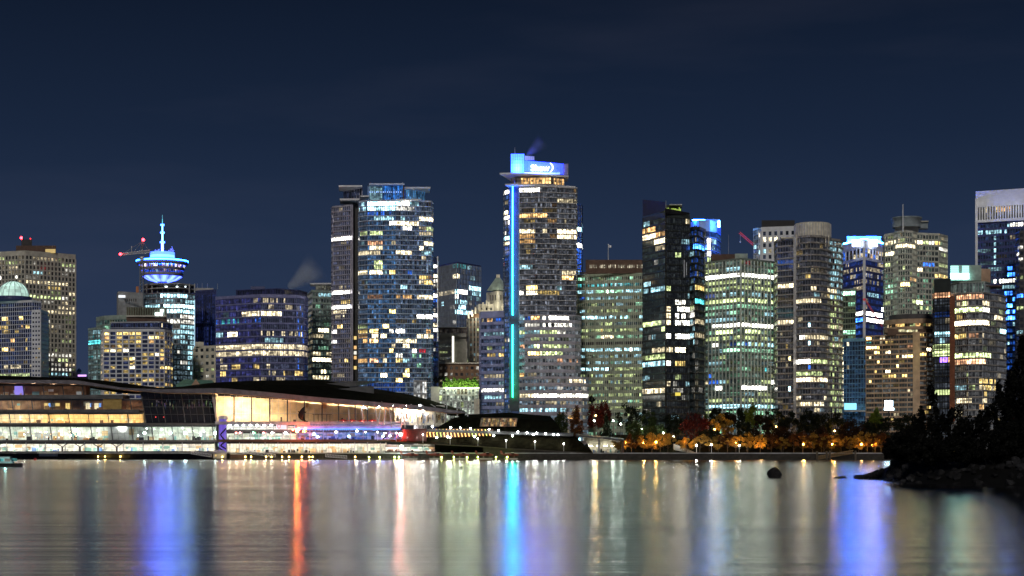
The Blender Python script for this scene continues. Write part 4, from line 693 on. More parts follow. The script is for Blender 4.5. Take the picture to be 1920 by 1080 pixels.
# ================================================================== setting: water, land, park bank
def structure(name, mb, smooth=False): return mb.build(name, None, smooth, 'structure')
def water_mat():
    """long, wind driven harbour swell: slopes run towards the shore, so lights smear upwards far more than sideways"""
    m = bpy.data.materials.new('night_water'); m.use_nodes = True; nt = m.node_tree; nt.nodes.clear(); L, N = nt.links.new, nt.nodes.new
    o = N('ShaderNodeOutputMaterial'); mix = N('ShaderNodeMixShader'); L(mix.outputs[0], o.inputs['Surface'])
    d = N('ShaderNodeBsdfDiffuse'); d.inputs['Color'].default_value = (.004, .007, .011, 1); g = N('ShaderNodeBsdfAnisotropic'); g.distribution = 'BECKMANN'; g.inputs['Color'].default_value = (.97, .98, 1, 1)
    L(d.outputs[0], mix.inputs[1]); L(g.outputs[0], mix.inputs[2])
    geo = N('ShaderNodeNewGeometry')
    def noise(sc, det):
        mp = N('ShaderNodeMapping'); mp.inputs['Scale'].default_value = sc; L(geo.outputs['Position'], mp.inputs['Vector'])
        n = N('ShaderNodeTexNoise'); n.inputs['Scale'].default_value = 1; n.inputs['Detail'].default_value = det; n.inputs['Roughness'].default_value = .6; L(mp.outputs[0], n.inputs['Vector']); return n
    n1 = noise((.014, .33, 1), 5); n2 = noise((.0016, .018, 1), 2); n3 = noise((.02, .9, 1), 4)
    r = N('ShaderNodeMapRange'); r.inputs['From Min'].default_value = .3; r.inputs['From Max'].default_value = .7; r.inputs['To Min'].default_value = W_R0; r.inputs['To Max'].default_value = W_R1; L(n2.outputs['Fac'], r.inputs['Value'])
    r2 = N('ShaderNodeMapRange'); r2.inputs['From Min'].default_value = .3; r2.inputs['From Max'].default_value = .7; r2.inputs['To Min'].default_value = .78; r2.inputs['To Max'].default_value = 1.22; L(n3.outputs['Fac'], r2.inputs['Value'])
    mu = N('ShaderNodeMath'); mu.operation = 'MULTIPLY'; L(r.outputs[0], mu.inputs[0]); L(r2.outputs[0], mu.inputs[1]); L(mu.outputs[0], g.inputs['Roughness'])
    g.inputs['Anisotropy'].default_value = W_AN; tg = N('ShaderNodeCombineXYZ'); tg.inputs[0].default_value = 1.; L(tg.outputs[0], g.inputs['Tangent'])
    bp = N('ShaderNodeBump'); bp.inputs['Strength'].default_value = W_BUMP; bp.inputs['Distance'].default_value = 1.; L(n1.outputs['Fac'], bp.inputs['Height']); L(bp.outputs[0], g.inputs['Normal'])
    f = N('ShaderNodeMapRange'); lw = N('ShaderNodeFresnel'); lw.inputs['IOR'].default_value = 1.333; L(lw.outputs[0], f.inputs['Value']); f.inputs['From Min'].default_value = .02; f.inputs['From Max'].default_value = .65; f.inputs['To Min'].default_value = .02; f.inputs['To Max'].default_value = .95; L(f.outputs[0], mix.inputs[0])
    return m
W_R0, W_R1, W_BUMP, W_AN = .19, .235, .03, .16
mb = MB(); BIG = 14000.
xs = [-BIG, -2000, -600, -250, -100, -40, 0, 40, 100, 250, 600, 2000, BIG]; ys = [-2000, -100, 20, 60, 100, 150, 220, 320, 450, 600, 750, 870]
WM = water_mat()
for i in range(len(xs) - 1):
    for j in range(len(ys) - 1): mb.face([(xs[i], ys[j], 0), (xs[i + 1], ys[j], 0), (xs[i + 1], ys[j + 1], 0), (xs[i], ys[j + 1], 0)], WM)
structure('water', mb)
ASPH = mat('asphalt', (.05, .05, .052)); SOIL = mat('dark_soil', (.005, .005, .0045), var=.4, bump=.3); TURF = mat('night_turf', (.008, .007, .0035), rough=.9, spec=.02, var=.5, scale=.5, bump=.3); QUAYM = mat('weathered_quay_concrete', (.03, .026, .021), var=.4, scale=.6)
mb = MB(); mb.face([(-BIG, 866, 3), (BIG, 866, 3), (BIG, 16000, 3), (-BIG, 16000, 3)], ASPH); structure('ground', mb)
QF = [(-BIG, 905), (X(-60, 905), 905), (X(405, 882), 882), (X(430, 862), 862), (X(975, 851), 851), (X(1700, 850), 850), (BIG, 850)]
mb = MB()
for a, b2 in zip(QF[:-1], QF[1:]):
    mb.face([(*a, -2), (*b2, -2), (*b2, 3.1), (*a, 3.1)], QUAYM); mb.face([(*a, 3.1), (*b2, 3.1), (b2[0], 930, 3.1), (a[0], 930, 3.1)], QUAYM)
    mb.ebox(a, ((b2[0] - a[0]) / math.dist(a, b2), (b2[1] - a[1]) / math.dist(a, b2)), ((b2[1] - a[1]) / math.dist(a, b2), -(b2[0] - a[0]) / math.dist(a, b2)), 0, math.dist(a, b2), -.5, .06, 3.0, 3.45, GREY)
structure('quay', mb)
# the park bank behind the quay on the right
def bank_z(x, y):
    t = max(0., min(1., (y - 862) / 42)); s_ = t * t * (3 - 2 * t); r = max(0., min(1., (x - X(1085, 870)) / 12)); return 3.14 + 9.5 * s_ * r + .35 * math.sin(x * .11 + y * .07) * s_
mb = MB(); x0, x1, n, m_ = X(1075, 870), X(1760, 870), 70, 16
V = [[(x0 + (x1 - x0) * i / n, 856 + 70 * j / m_) for j in range(m_ + 1)] for i in range(n + 1)]
for i in range(n):
    for j in range(m_): mb.face([(*p, bank_z(*p)) for p in (V[i][j], V[i + 1][j], V[i + 1][j + 1], V[i][j + 1])], TURF)
structure('park_bank', mb)
mb = MB(); mb.box(X(1100, 853), X(1720, 853), 851.2, 857, 3.1, 3.24, mat('promenade_paving', (.22, .2, .18))); structure('promenade_path', mb)
mb = MB()
for k in range(12): a, b2 = 1267 + k * 3.4, 1267 + (k + 1) * 3.4; mb.box(X(a, 862), X(b2, 862), 862 + 11 - k, 864.5 + 11 - k, 3.1, 3.3 + (11 - k) * .42, GREY)
structure('park_steps', mb)

# ================================================================== the convention centre
cc = building('convention_centre', 'long waterfront convention centre with slanted glass storeys and a dark sloping planted roof', 400, 900)
rg = random.Random(77); Y0 = 900.
STRIP = {k: emit('ceiling_strip_' + k, c, s_) for k, c, s_ in (('white', (1, .91, .74), 420), ('cool', (.98, 1, .90), 400), ('warm', (1, .76, .42), 520), ('dimwarm', (1, .62, .3), 60), ('dim', (.9, .9, 1), 50), ('hall', (1, .82, .56), 1100), ('boat', (1, .97, .84), 45), ('blue', (.08, .26, 1), 420), ('violet', (.4, .2, 1), 160))}
INW = mat('white_interior_wall', (.72, .72, .68), scale=.5, var=.3); INC = mat('pale_teal_interior', (.6, .64, .56), scale=.4, var=.45); INB = mat('brown_interior_wall', (.28, .15, .08), scale=.3, var=.4)
SLAB = mat('grey_slab_edge', (.08, .08, .085)); FLOOR = mat('interior_floor', (.3, .29, .27))
def storey(x0, x1, y0, y1, wall, lights, bay=36, Y=Y0, depth=9., strip=.5, slabs=True, lean=.14, post=True, clutter=0, clutm=(BLACK,), x_off=0, glass=True, lightfn=None, mull=3, hide=True):
    """one open storey: floor, back wall, ceiling with lamp strips, furniture, clear panes and slanted posts"""
    zt, zb = Z(y0, Y), Z(y1, Y); xa, xb = X(x0, Y), X(x1, Y)
    m = MB(); m.box(xa, xb, Y + depth, Y + depth + .4, zb - .3, zt + .3, wall); m.box(xa - .3, xa, Y + .3, Y + depth, zb, zt, wall); m.box(xb, xb + .3, Y + .3, Y + depth, zb, zt, wall); m.build('room_wall', cc)
    m = MB(); m.box(xa - .3, xb + .3, Y - .2, Y + depth + .4, zb - .35, zb - .002, FLOOR); m.build('floor', cc)
    m = MB(); lp_ = .75 if hide else .05; m.box(xa, xb, Y + .3, Y + .5, zt - lp_, zt + .02, SLAB); m.build('soffit_lip', cc)
    px = x0 + x_off
    while px < x1 - 2:
        e = min(px + bay, x1); lt = lightfn(px) if lightfn else lights
        if lt and e - px > 8:
            xc = X((px + e) / 2, Y); w = X(e, Y) - X(px, Y); m = MB(); m.box(xc - w * strip / 2, xc + w * strip / 2, Y + 1.3, Y + 1.6, zt - .16, zt - .06, STRIP[lt]); m.build('ceiling_light', cc)
        if post:
            m = MB(); dx = lean * (zt - zb); xp = X(px, Y); m.hexa([(xp - .18 + dx, Y - .5, zb), (xp + .22 + dx, Y - .5, zb), (xp + .22 + dx, Y + .1, zb), (xp - .18 + dx, Y + .1, zb), (xp - .18, Y - .5, zt), (xp + .22, Y - .5, zt), (xp + .22, Y + .1, zt), (xp - .18, Y + .1, zt)], STEEL if lean < .01 else DARK); m.build('post', cc)
        px += bay
    if glass:
        m = MB(); m.face([(xa, Y + .25, zb), (xb, Y + .25, zb), (xb, Y + .25, zt), (xa, Y + .25, zt)], GLASS); gz = m.build('glazing', cc)
        m = MB(); k = 0
        while True:
            xp = xa + k * S(bay / mull, Y)
            if xp > xb: break
            m.hexa([(xp - .05 + lean * (zt - zb), Y + .05, zb), (xp + .05 + lean * (zt - zb), Y + .05, zb), (xp + .05 + lean * (zt - zb), Y + .2, zb), (xp - .05 + lean * (zt - zb), Y + .2, zb), (xp - .05, Y + .05, zt), (xp + .05, Y + .05, zt), (xp + .05, Y + .2, zt), (xp - .05, Y + .2, zt)], DARK); k += 1
        m.box(xa, xb, Y + .05, Y + .2, zb + (zt - zb) * .42, zb + (zt - zb) * .42 + .09, DARK); m.build('mullion', gz)
    if clutter:
        m = MB()
        for k in range(clutter):
            xc = rg.uniform(xa + 1, xb - 1); w = rg.uniform(.2, 1.4); h = rg.uniform(.6, 2.2) * min(1, (zt - zb) / 5); yy = Y + rg.uniform(2.8, depth - 2.2); m.box(xc - w, xc + w, yy, yy + .8, zb, zb + h, rg.choice(clutm))
        m.build('furniture', cc)
        m = MB()
        for k in range(clutter // 2):
            xc = rg.uniform(xa + 1, xb - 5); w = rg.uniform(1., 4.); z_ = rg.uniform(zb + .1, zb + (zt - zb) * .4); m.box(xc, xc + w, Y + depth - .2 - .01 * k / clutter, Y + depth - .05, z_, z_ + rg.uniform(1.2, max(1.3, (zt - zb) * .45)), rg.choice((INC, INW, GREYP, TEALP, BEECH)))
        m.build('wall_panel', cc)
def slab(x0, x1, y0, y1, Y=Y0, out=1.6, depth=14, m=SLAB, name='floor_slab'):
    q = MB(); q.box(X(x0, Y), X(x1, Y), Y - out, Y + depth, Z(y1, Y), Z(y0, Y), m); return q.build(name, cc)
BEECH = mat('pale_beech', (.55, .38, .2)); TEALP = mat('teal_partition', (.2, .38, .36)); BLUEP = mat('blue_display', (.12, .22, .5)); REDD = mat('red_display', (.5, .1, .08)); GREYP = mat('grey_partition', (.4, .42, .42))
storey(-60, 402, 829.5, 846, INW, 'white', 36.6, x_off=-1, lean=0, clutter=60, clutm=(GREYP, BLUEP, GREY, TEALP), strip=.35, lightfn=lambda p: 'white')
storey(-60, 404, 797.5, 825, INC, 'cool', 38, x_off=2, clutter=80, clutm=(GREYP, BEECH, TEALP, BLACK, WOOD), strip=.28, lightfn=lambda p: 'cool' if p < 210 else 'dim' if p < 250 else 'cool')
storey(-60, 268, 774, 793, mat('golden_interior_wall', (.62, .47, .27), scale=.4), 'warm', 37, x_off=3, clutter=30, clutm=(BEECH, WOOD, BROWN), strip=.4, lightfn=lambda p: 'cool' if p < 35 else 'warm')
storey(-60, 268, 748, 768, INB, 'dim', 37, x_off=8, clutter=10, clutm=(BROWN, WOOD), strip=.25, lightfn=lambda p: 'cool' if p < 35 else 'dimwarm' if p > 150 else None)
storey(-60, 160, 721, 741, INB, 'dim', 37, x_off=-8, clutter=14, clutm=(GREYP, BEECH), strip=.2, glass=False, lightfn=lambda p: 'dim')
for x0, x1, y0, y1 in ((-60, 404, 846, 851), (-60, 412, 825, 829.5), (-60, 410, 793, 797.5), (-60, 262, 768, 774), (-60, 232, 740.5, 748)): slab(x0, x1, y0, y1)
slab(-60, 404, 851, 860, out=.4, m=QUAYM, name='plinth')
for px, c2 in ((83, 'Y'), (104, 'Y'), (123, 'Y'), (161, 'W'), (177, 'W')): pbox(cc, 'lit_doorway', px, px + 8, 756, 767, 908, emit('doorway_' + c2, PAL[c2], 1.1), .2)
for px in (91, 169, 186): pbox(cc, 'info_screen', px, px + 3.5, 756, 763, 907.4, emit('blue_screen', (.15, .4, 1), 1.6), .2)
pbox(cc, 'violet_screen', 27, 44, 721, 741, 905, emit('violet_wall', (.3, .22, 1), .75), .3)
pbox(cc, 'olive_wall', 193, 228, 742, 767, 899.4, mat('olive_gold_panel', (.32, .22, .07)), 2); pbox(cc, 'stair_core', 203, 242, 798, 824.6, 902, GREYP, 3)
for px in (117, 150, 184, 219):
    q = MB(); zt, zm, zb = Z(829.5, 898), Z(838, 898), Z(846, 898); xc = X(px, 898); q.box(xc - .45, xc + .45, 897.6, 898.6, zb, zm, DARK); q.tube((xc, 898, zm), (xc - 3.6, 898, zt), .26, DARK); q.tube((xc, 898, zm), (xc + 3.6, 898, zt), .26, DARK); q.build('branching_strut', cc)
rr = random.Random(90)
q = MB()
for k in range(42): q.ball((X(rr.uniform(52, 168), 904), 904, Z(rr.uniform(809, 821), 904)), .22, emit('warm_pendant', (1, .55, .22), 7, False), 6, 4)
for k in range(26): q.ball((X(rr.uniform(-20, 400), 903.5), 903.5, Z(rr.uniform(802, 819), 903.5)), .3, emit('white_pendant', (.92, 1, .95), 22, False), 6, 4)
q.build('pendant_lamp_cluster', cc)
for px in (271, 319, 347, 403): q = MB(); q.ball((X(px, 899.2), 899.2, Z(812, 899)), .62, emit('cool_floodlight', (.75, 1, 1), 40), 8, 5); q.build('floodlight', cc)
sg = MB(); sg.box(X(73, 896), X(108, 896), 896.0, 896.3, Z(855.5, 896), Z(848, 896), mat('pale_sign_board', (.5, .52, .5))); sg.build('pale_sign_board', cc)
# dark slanted glass box in the middle
q = MB(); Yg = 898.; DKG = mat('dark_slanted_glass', (.012, .012, .015), rough=.12, spec=.6, var=.1); P = lambda px, py, Y=Yg: (X(px, Y), Y, Z(py, Y))
q.hexa([P(274, 793), P(408, 793), P(408, 793, 914), P(274, 793, 914), P(264, 735), P(402, 736), P(402, 736, 914), P(264, 735, 914)], DKG); q.build('dark_glass_box', cc)
q = MB()
for k in range(12): t = k / 11; a, b2 = P(264 + 138 * t, 736, 897.8), P(274 + 134 * t, 792, 897.8); q.tube(a, b2, .26 if k % 3 == 0 else .07, mat('dark_frame', (.07, .07, .075)), n=4)
for y in (749, 763, 777): t = (y - 735) / 58; q.tube(P(264 + 10 * t, y, 897.7), P(402 + 6 * t, y, 897.7), .1, mat('dark_frame', (.07, .07, .075)), n=4)
q.build('glass_box_frame', cc); q = MB(); rr = random.Random(8)
for k in range(46): px = rr.uniform(284, 400); y0 = rr.uniform(749, 760); q.box(X(px, 897.9), X(px + rr.uniform(.4, 1.2), 897.9), 897.85, 897.95, Z(y0 + rr.uniform(3, 9), 897.9), Z(y0, 897.9), WIN, glow=tuple(rr.uniform(.03, .16) for _ in range(3)))
for px in (292, 307): q.ball(P(px, 782, 897.4), .28, emit('red_led', (1, .05, .05), 2), 6, 4)
q.build('interior_glint', cc)
# the great hall
Yh = 878.
def eave(px): return 738 + (px - 405) * (766 - 738) / 445.
zb = Z(790.5, Yh); q = MB(); pxs = [405 + 15 * k for k in range(24)]
for a, b2 in zip(pxs[:-1], pxs[1:]):
    q.face([(X(a, Yh + 13), Yh + 13, zb), (X(b2, Yh + 13), Yh + 13, zb), (X(b2, Yh + 13), Yh + 13, Z(eave(b2), Yh)), (X(a, Yh + 13), Yh + 13, Z(eave(a), Yh))], mat('honey_wood_wall', (.72, .54, .34), scale=.25, var=.35))
q.build('hall_wall', cc); q = MB(); q.box(X(405, Yh), X(750, Yh), Yh - 3, Yh + 14, zb - .5, zb - .01, FLOOR); q.build('floor', cc)
for px in range(420, 740, 24):
    q = MB(); xc = X(px, Yh); z_ = Z(eave(px), Yh) - .5; q.box(xc - 3.3, xc + 3.3, Yh + .5, Yh + .7, z_ - .45, z_ + .6, SLAB); q.box(xc - 2.2, xc + 2.2, Yh + 1.3, Yh + 1.7, z_ + .2, z_ + .32, STRIP['hall' if px < 690 else 'white']); q.build('ceiling_light', cc)
q = MB()
for px in (439, 472, 506, 539, 571, 604, 635, 666, 689): q.box(X(px, Yh) - .32, X(px, Yh) + .32, Yh - .5, Yh + .1, zb, Z(eave(px), Yh), DARK)
for k in range(30): px = 410 + k * 11.2; q.box(X(px, Yh) - .07, X(px, Yh) + .07, Yh - .05, Yh + .1, zb, Z(eave(px), Yh), GREY)
for y in (752, 775): q.box(X(408, Yh), X(735, Yh), Yh - .15, Yh + .05, Z(y + .35, Yh), Z(y - .35, Yh), GREY)
q.build('hall_mullion', cc); q = MB(); q.face([(X(405, Yh + .3), Yh + .3, zb), (X(740, Yh + .3), Yh + .3, zb), (X(740, Yh + .3), Yh + .3, Z(eave(740), Yh)), (X(405, Yh + .3), Yh + .3, Z(eave(405), Yh))], GLASS); q.build('glazing', cc)
q = MB(); q.hexa([P(404.5, 790, 877.6), P(408, 790, 877.6), P(408, 790, 879), P(404.5, 790, 879), P(397, 738, 877.6), P(401.5, 738, 877.6), P(401.5, 738, 879), P(397, 738, 879)], GREY); q.build('slanted_pier', cc)
q = MB(); rr = random.Random(31)
for k in range(9): px = rr.uniform(430, 720); w = rr.uniform(1.5, 5); q.box(X(px, 884), X(px + w, 884), 884, 885, zb, zb + rr.uniform(1, 2.6), rr.choice((BROWN, BEECH, GREYP)))
for px, y0, y1, w in ((574, 755, 764, 6), (603, 754, 766, 10)): q.box(X(px, 886), X(px + w, 886), 885, 886, Z(y1, 886), Z(y0, 886), WOOD)
for px in (588, 596, 604, 612, 618): q.box(X(px, 883), X(px + 1, 883), 883, 883.4, zb, Z(777, 883), BROWN)
q.box(X(586, 883), X(622, 883), 882.9, 883.5, Z(777.4, 883), Z(776.4, 883), BROWN); q.build('furniture', cc)
# the right end: open terrace shops under the roof tip
q = MB(); q.box(X(740, 884), X(834, 884), 884, 884.5, Z(797, 884), Z(760, 884), INW); q.build('room_wall', cc)
for px in (752, 775, 798, 820): q = MB(); xc = X(px, 881); q.box(xc - 2, xc + 2, 881, 881.4, Z(770, 881), Z(769.5, 881), STRIP['white' if px < 815 else 'cool']); q.build('ceiling_light', cc)
q = MB(); rr = random.Random(14)
for k in range(60): px = rr.uniform(740, 830); q.box(X(px, 882.6), X(px + rr.uniform(.5, 4), 882.6), 882.5, 882.7, Z(rr.uniform(782, 796), 882.6), Z(rr.uniform(772, 784), 882.6), rr.choice((GREYP, BLUEP, BEECH, WHITE, BROWN, DARK)))
for k in range(9): q.tube((X(728 + k * 2.8, 883), 882.4, Z(776, 883)), (X(735 + k * 2.8, 883), 882.4, Z(765, 883)), .12, BLACK, n=4)
q.build('shop_display', cc)
posts = [(655.5, 789, 653, 764), (681.5, 789, 677, 764), (708, 790, 703.5, 764), (707.5, 793, 714, 763), (719, 793, 724, 758), (735, 796, 729, 763), (752, 796, 753, 763), (760, 796, 754, 762), (785, 797, 779, 763), (790, 797, 797, 763), (815, 790, 816.5, 763), (835, 786, 838, 760), (857.5, 777, 857, 757.5), (877, 776, 879, 757)]
for xb_, yb_, xt_, yt_ in posts:
    q = MB(); Yp = 872.; q.tube(P(xb_, yb_ + 6, Yp), P(xt_, yt_, Yp), .42, GREY, .3); q.tube(P(xt_, yt_, Yp), P(xt_ - (9 if xt_ > 700 else -6), yt_ - 5, Yp), .28, GREY, .2); q.build('slanted_post', cc)
for px, py in ((711, 761), (737, 760.5), (762, 760.5), (787, 760.5), (682, 764)): q = MB(); q.ball(P(px, py, 871), .55, emit('terrace_floodlight', (.95, 1, 1), 45)); q.build('floodlight', cc)
# stair tower and decks below the hall
q = MB(); VIO = emit('violet_stair_panel', (.28, .16, 1), .7)
q.box(X(410, 881), X(424, 881), 881.6, 882, Z(850, 881), Z(783, 881), VIO); q.build('violet_stair_panel', cc); pbox(cc, 'stair_head', 409, 428, 779, 786, 880, MAUVE, 6)
q = MB()
for a, b2, c_, d_ in ((413, 815, 424, 803), (413, 815, 424, 829), (413, 836, 424, 826), (408, 838, 424, 849), (414, 836, 424, 842)): q.tube(P(a, b2, 880.8), P(c_, d_, 880.8), .35, BLACK, n=4)
for k in range(6): q.box(X(411 + k * 2.6, 881), X(411.5 + k * 2.6, 881), 881.2, 881.5, Z(850, 881), Z(785, 881), NAVY)
q.build('zigzag_stair', cc)
Yd = 876.
def bl(p): return 'cool' if p < 520 else 'white' if p < 552 else 'blue'
storey(425, 552, 796, 805.5, INW, 'cool', 12.6, Y=Yd, depth=7, lean=0, strip=.25, lightfn=lambda p: 'cool' if p < 520 else 'white', mull=1)
storey(425, 556, 810, 824, INC, 'cool', 15, Y=Yd, depth=7, lean=0, strip=.22, clutter=16, clutm=(GREYP, TEALP, WHITE), lightfn=lambda p: 'cool' if p < 530 else 'white', mull=1)
storey(556, 757, 808, 824, INC, 'blue', 25, Y=Yd, depth=7, lean=0, strip=.12, clutter=60, clutm=(BLUEP, GREYP, WHITE, NAVY, BLACK), lightfn=lambda p: 'blue' if p < 690 else 'violet', mull=4)
storey(425, 722, 829, 848.5, INW, 'white', 24, Y=Yd, depth=8, lean=0, strip=.3, clutter=70, clutm=(GREYP, BEECH, BLACK, OLIVE, WHITE), mull=4, lightfn=lambda p: 'white')
storey(722, 905, 835, 846, INW, 'cool', 24, Y=866, depth=7, lean=0, strip=.25, clutter=30, clutm=(GREYP, BROWN, BLACK), glass=False, lightfn=lambda p: 'white' if p < 880 else None)
for x0, x1, y0, y1, m, out in ((405, 765, 790.5, 796, MAUVE, 3), (425, 557, 805.5, 810, SLAB, 1), (410, 760, 824, 829, BROWN, 3.5), (405, 722, 848.5, 851, QUAYM, 1)): slab(x0, x1, y0, y1, Yd, out, 9, m)
slab(722, 905, 846, 850, 866, 1, 8, QUAYM)
pbox(cc, 'blue_lit_fascia', 556, 752, 797.5, 803.5, 873.2, mat('lilac_fascia', (.38, .36, .5)), 2); pbox(cc, 'blue_light_cove', 560, 750, 804, 805, 872.4, emit('blue_cove_tube', (.03, .12, 1), 10), .3)
pbox(cc, 'blue_lit_fascia', 520, 581, 791, 797, 871.5, mat('lilac_fascia', (.38, .36, .5)), 1.2)
for k, px in enumerate(range(430, 518, 13)): q = MB(); q.ball(P(px, 797.3, 874.4), .5, emit('cool_globe', (.9, 1, .95), 30)); q.build('terrace_lamp', cc)
for px, py, c_, st in ((443, 811.5, (1, .25, .2), 9), (450, 811.5, (1, .5, .5), 8), (475, 811.5, (.3, 1, .5), 14), (494, 811.5, (1, .3, .3), 9), (510, 811.5, (1, .8, .85), 25), (535, 812, (.95, .95, 1), 50), (549, 806, (1, .2, .1), 16), (588, 814, (.5, .7, 1), 50), (595, 819, (.4, .6, 1), 40), (654, 818, (.4, .65, 1), 26), (630, 810, (.9, .95, 1), 20), (669, 808, (1, .95, .9), 24), (718, 818, (.3, .45, 1), 40), (731, 817, (1, .8, .9), 20), (560, 804.5, (1, .14, .03), 220), (572, 804.5, (1, .12, .02), 220)):
    q = MB(); q.ball(P(px, py, 873), .5, emit('lamp_%d_%d' % (px, py), c_, st)); q.build('terrace_lamp', cc)
# red letter sign and its glow
q = MB(); q.box(X(518, 872.8), X(537, 872.8), 872.8, 873.1, Z(804.5, 872.8), Z(795.5, 872.8), emit('pale_sign_light', (.95, .85, 1), .9)); q.build('sign_board', cc)
text_mesh('U', S(6.5, 872.5), .15, emit('red_sign_letter', (1, .03, .05), 1.6), 'sign_letter', cc, (X(523, 872.5), 872.7, Z(800, 872.5)))
# roof
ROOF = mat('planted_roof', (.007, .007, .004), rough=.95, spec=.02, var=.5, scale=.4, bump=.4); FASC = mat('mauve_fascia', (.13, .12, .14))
def interp(tab, x):
    for (a, b2), (c_, d_) in zip(tab[:-1], tab[1:]):
        if a <= x <= c_: return b2 + (d_ - b2) * (x - a) / (c_ - a)
    return tab[0][1] if x < tab[0][0] else tab[-1][1]
top = [(-60, 703), (0, 704), (145, 709), (200, 714), (260, 722), (300, 727), (340, 725), (400, 717), (480, 713.5), (600, 712), (700, 728), (760, 738), (800, 748), (855, 765), (872, 771)]
low = [(-60, 713), (0, 712), (145, 713), (230, 727), (300, 730), (415, 727.5), (500, 735), (600, 745), (700, 753), (800, 762), (872, 772)]
thick = [(-60, 5), (145, 7), (230, 4), (415, 10), (850, 7), (872, 2)]
def Yr(px): return 898 - max(0, min(1, (px - 230) / 180)) * 26
q = MB(); qf = MB(); xs_ = [-60 + 932 * k / 60 for k in range(61)]
for a, b2 in zip(xs_[:-1], xs_[1:]):
    row = []
    for px in (a, b2):
        ya = Yr(px) - 1.5; zl = Z(interp(low, px), ya); dpt = 46 if px > 300 else 30; yb_ = ya + dpt; zt_ = max(Z(interp(top, px), yb_), zl + .05); ym = ya + dpt * .5; zm = zl + (zt_ - zl) * .62
        row.append([(X(px, ya), ya, zl), (X(px, ym), ym, zm), (X(px, yb_), yb_, zt_), (X(px, ya), ya, Z(interp(low, px) + interp(thick, px), ya)), (X(px, yb_), yb_, zl - 2)])
    A, B = row
    q.face([A[0], B[0], B[1], A[1]], ROOF); q.face([A[1], B[1], B[2], A[2]], ROOF); q.face([B[2], A[2], A[4], B[4]], ROOF)
    qf.face([A[3], B[3], B[0], A[0]], FASC); Cb = [(X(p, Yr(p) + 14), Yr(p) + 14, r_[3][2]) for p, r_ in ((a, A), (b2, B))]; qf.face([A[3], B[3], Cb[1], Cb[0]], WOOD)
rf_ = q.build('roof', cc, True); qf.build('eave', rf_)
q = MB(); LAN = mat('grey_lantern_cladding', (.10, .10, .105))
q.hexa([P(560, 734, 892), P(701, 739, 892), P(701, 739, 908), P(560, 734, 908), P(585, 733, 892), P(701, 724, 892), P(701, 724, 908), P(600, 724, 908)], LAN); q.hexa([P(470, 728, 906), P(668, 724, 906), P(668, 724, 922), P(470, 728, 922), P(500, 725, 906), P(668, 716, 906), P(718, 714.5, 926), P(600, 713.5, 926)], LAN); q.build('roof_lantern', rf_)
t = building('gabled_hall', 'low green roofed hall with a tan gable peeping over the convention roof', 366, 1000)
q = MB(); a, b2, c_ = P(346, 722, 1000), P(378, 722, 1000), P(367, 711, 1000); q.hexa([P(330, 735, 1001), P(402, 735, 1001), P(402, 735, 1016), P(330, 735, 1016), P(330, 721, 1001), P(402, 721, 1001), P(398, 713, 1010), P(345, 711, 1010)], COPPER); q.build('roof', t); q = MB(); q.hexa([P(350, 735, 999), P(384, 735, 999), P(384, 735, 1003), P(350, 735, 1003), P(366.5, 711, 999), P(368, 711, 999), P(368, 711, 1003), P(366.5, 711, 1003)], TAN); q.build('gable', t)
# leaping whale sculpture, plain and smooth
wh = thing('whale_sculpture', 'black and white leaping whale sculpture on the terrace before the glowing hall', 'sculpture', (X(567, 872), 872, Z(790, 872)))
spine = [(573, 790, .5), (568, 787, 1.2), (565, 782, 1.9), (564.5, 776, 2.2), (566, 770, 1.8), (568.5, 765, 1.2), (571, 762, .45)]
pts = [(X(a, 872), 872, Z(b2, 872), S(r * 2.7, 872)) for a, b2, r in spine]; q = MB(); nn = 12; KB = mat('gloss_black', (.01, .01, .012), rough=.25); KW = mat('gloss_white', (.7, .7, .7), rough=.3)
for k in range(len(pts) - 1):
    for j in range(nn):
        u, w = 2 * PI * j / nn, 2 * PI * (j + 1) / nn; f = lambda p, t_: (p[0] + p[3] * math.cos(t_), p[1] + p[3] * .8 * math.sin(t_), p[2] + .3 * p[3] * math.cos(t_)); q.face([f(pts[k], u), f(pts[k], w), f(pts[k + 1], w), f(pts[k + 1], u)], KW if (j in (0, 1) and k in (1, 2, 4)) else KB)
q.build('body', wh, True); q = MB(); q.hexa([P(564, 772, 871.9), P(561.5, 775, 871.9), P(561.5, 775, 872.2), P(564, 772, 872.2), P(558.5, 770.5, 871.9), P(558.8, 772, 871.9), P(558.8, 772, 872.2), P(558.5, 770.5, 872.2)], KB); q.hexa([P(567, 771, 871), P(567, 774, 871), P(567, 774, 871.4), P(567, 771, 871.4), P(574.5, 772, 870.6), P(573.5, 774, 870.6), P(573.5, 774, 871), P(574.5, 772, 871)], KB); q.build('fins', wh); q = MB(); q.box(X(571, 872), X(577, 872), 871, 873, Z(791, 872), Z(789, 872), BLACK); q.build('plinth', wh)
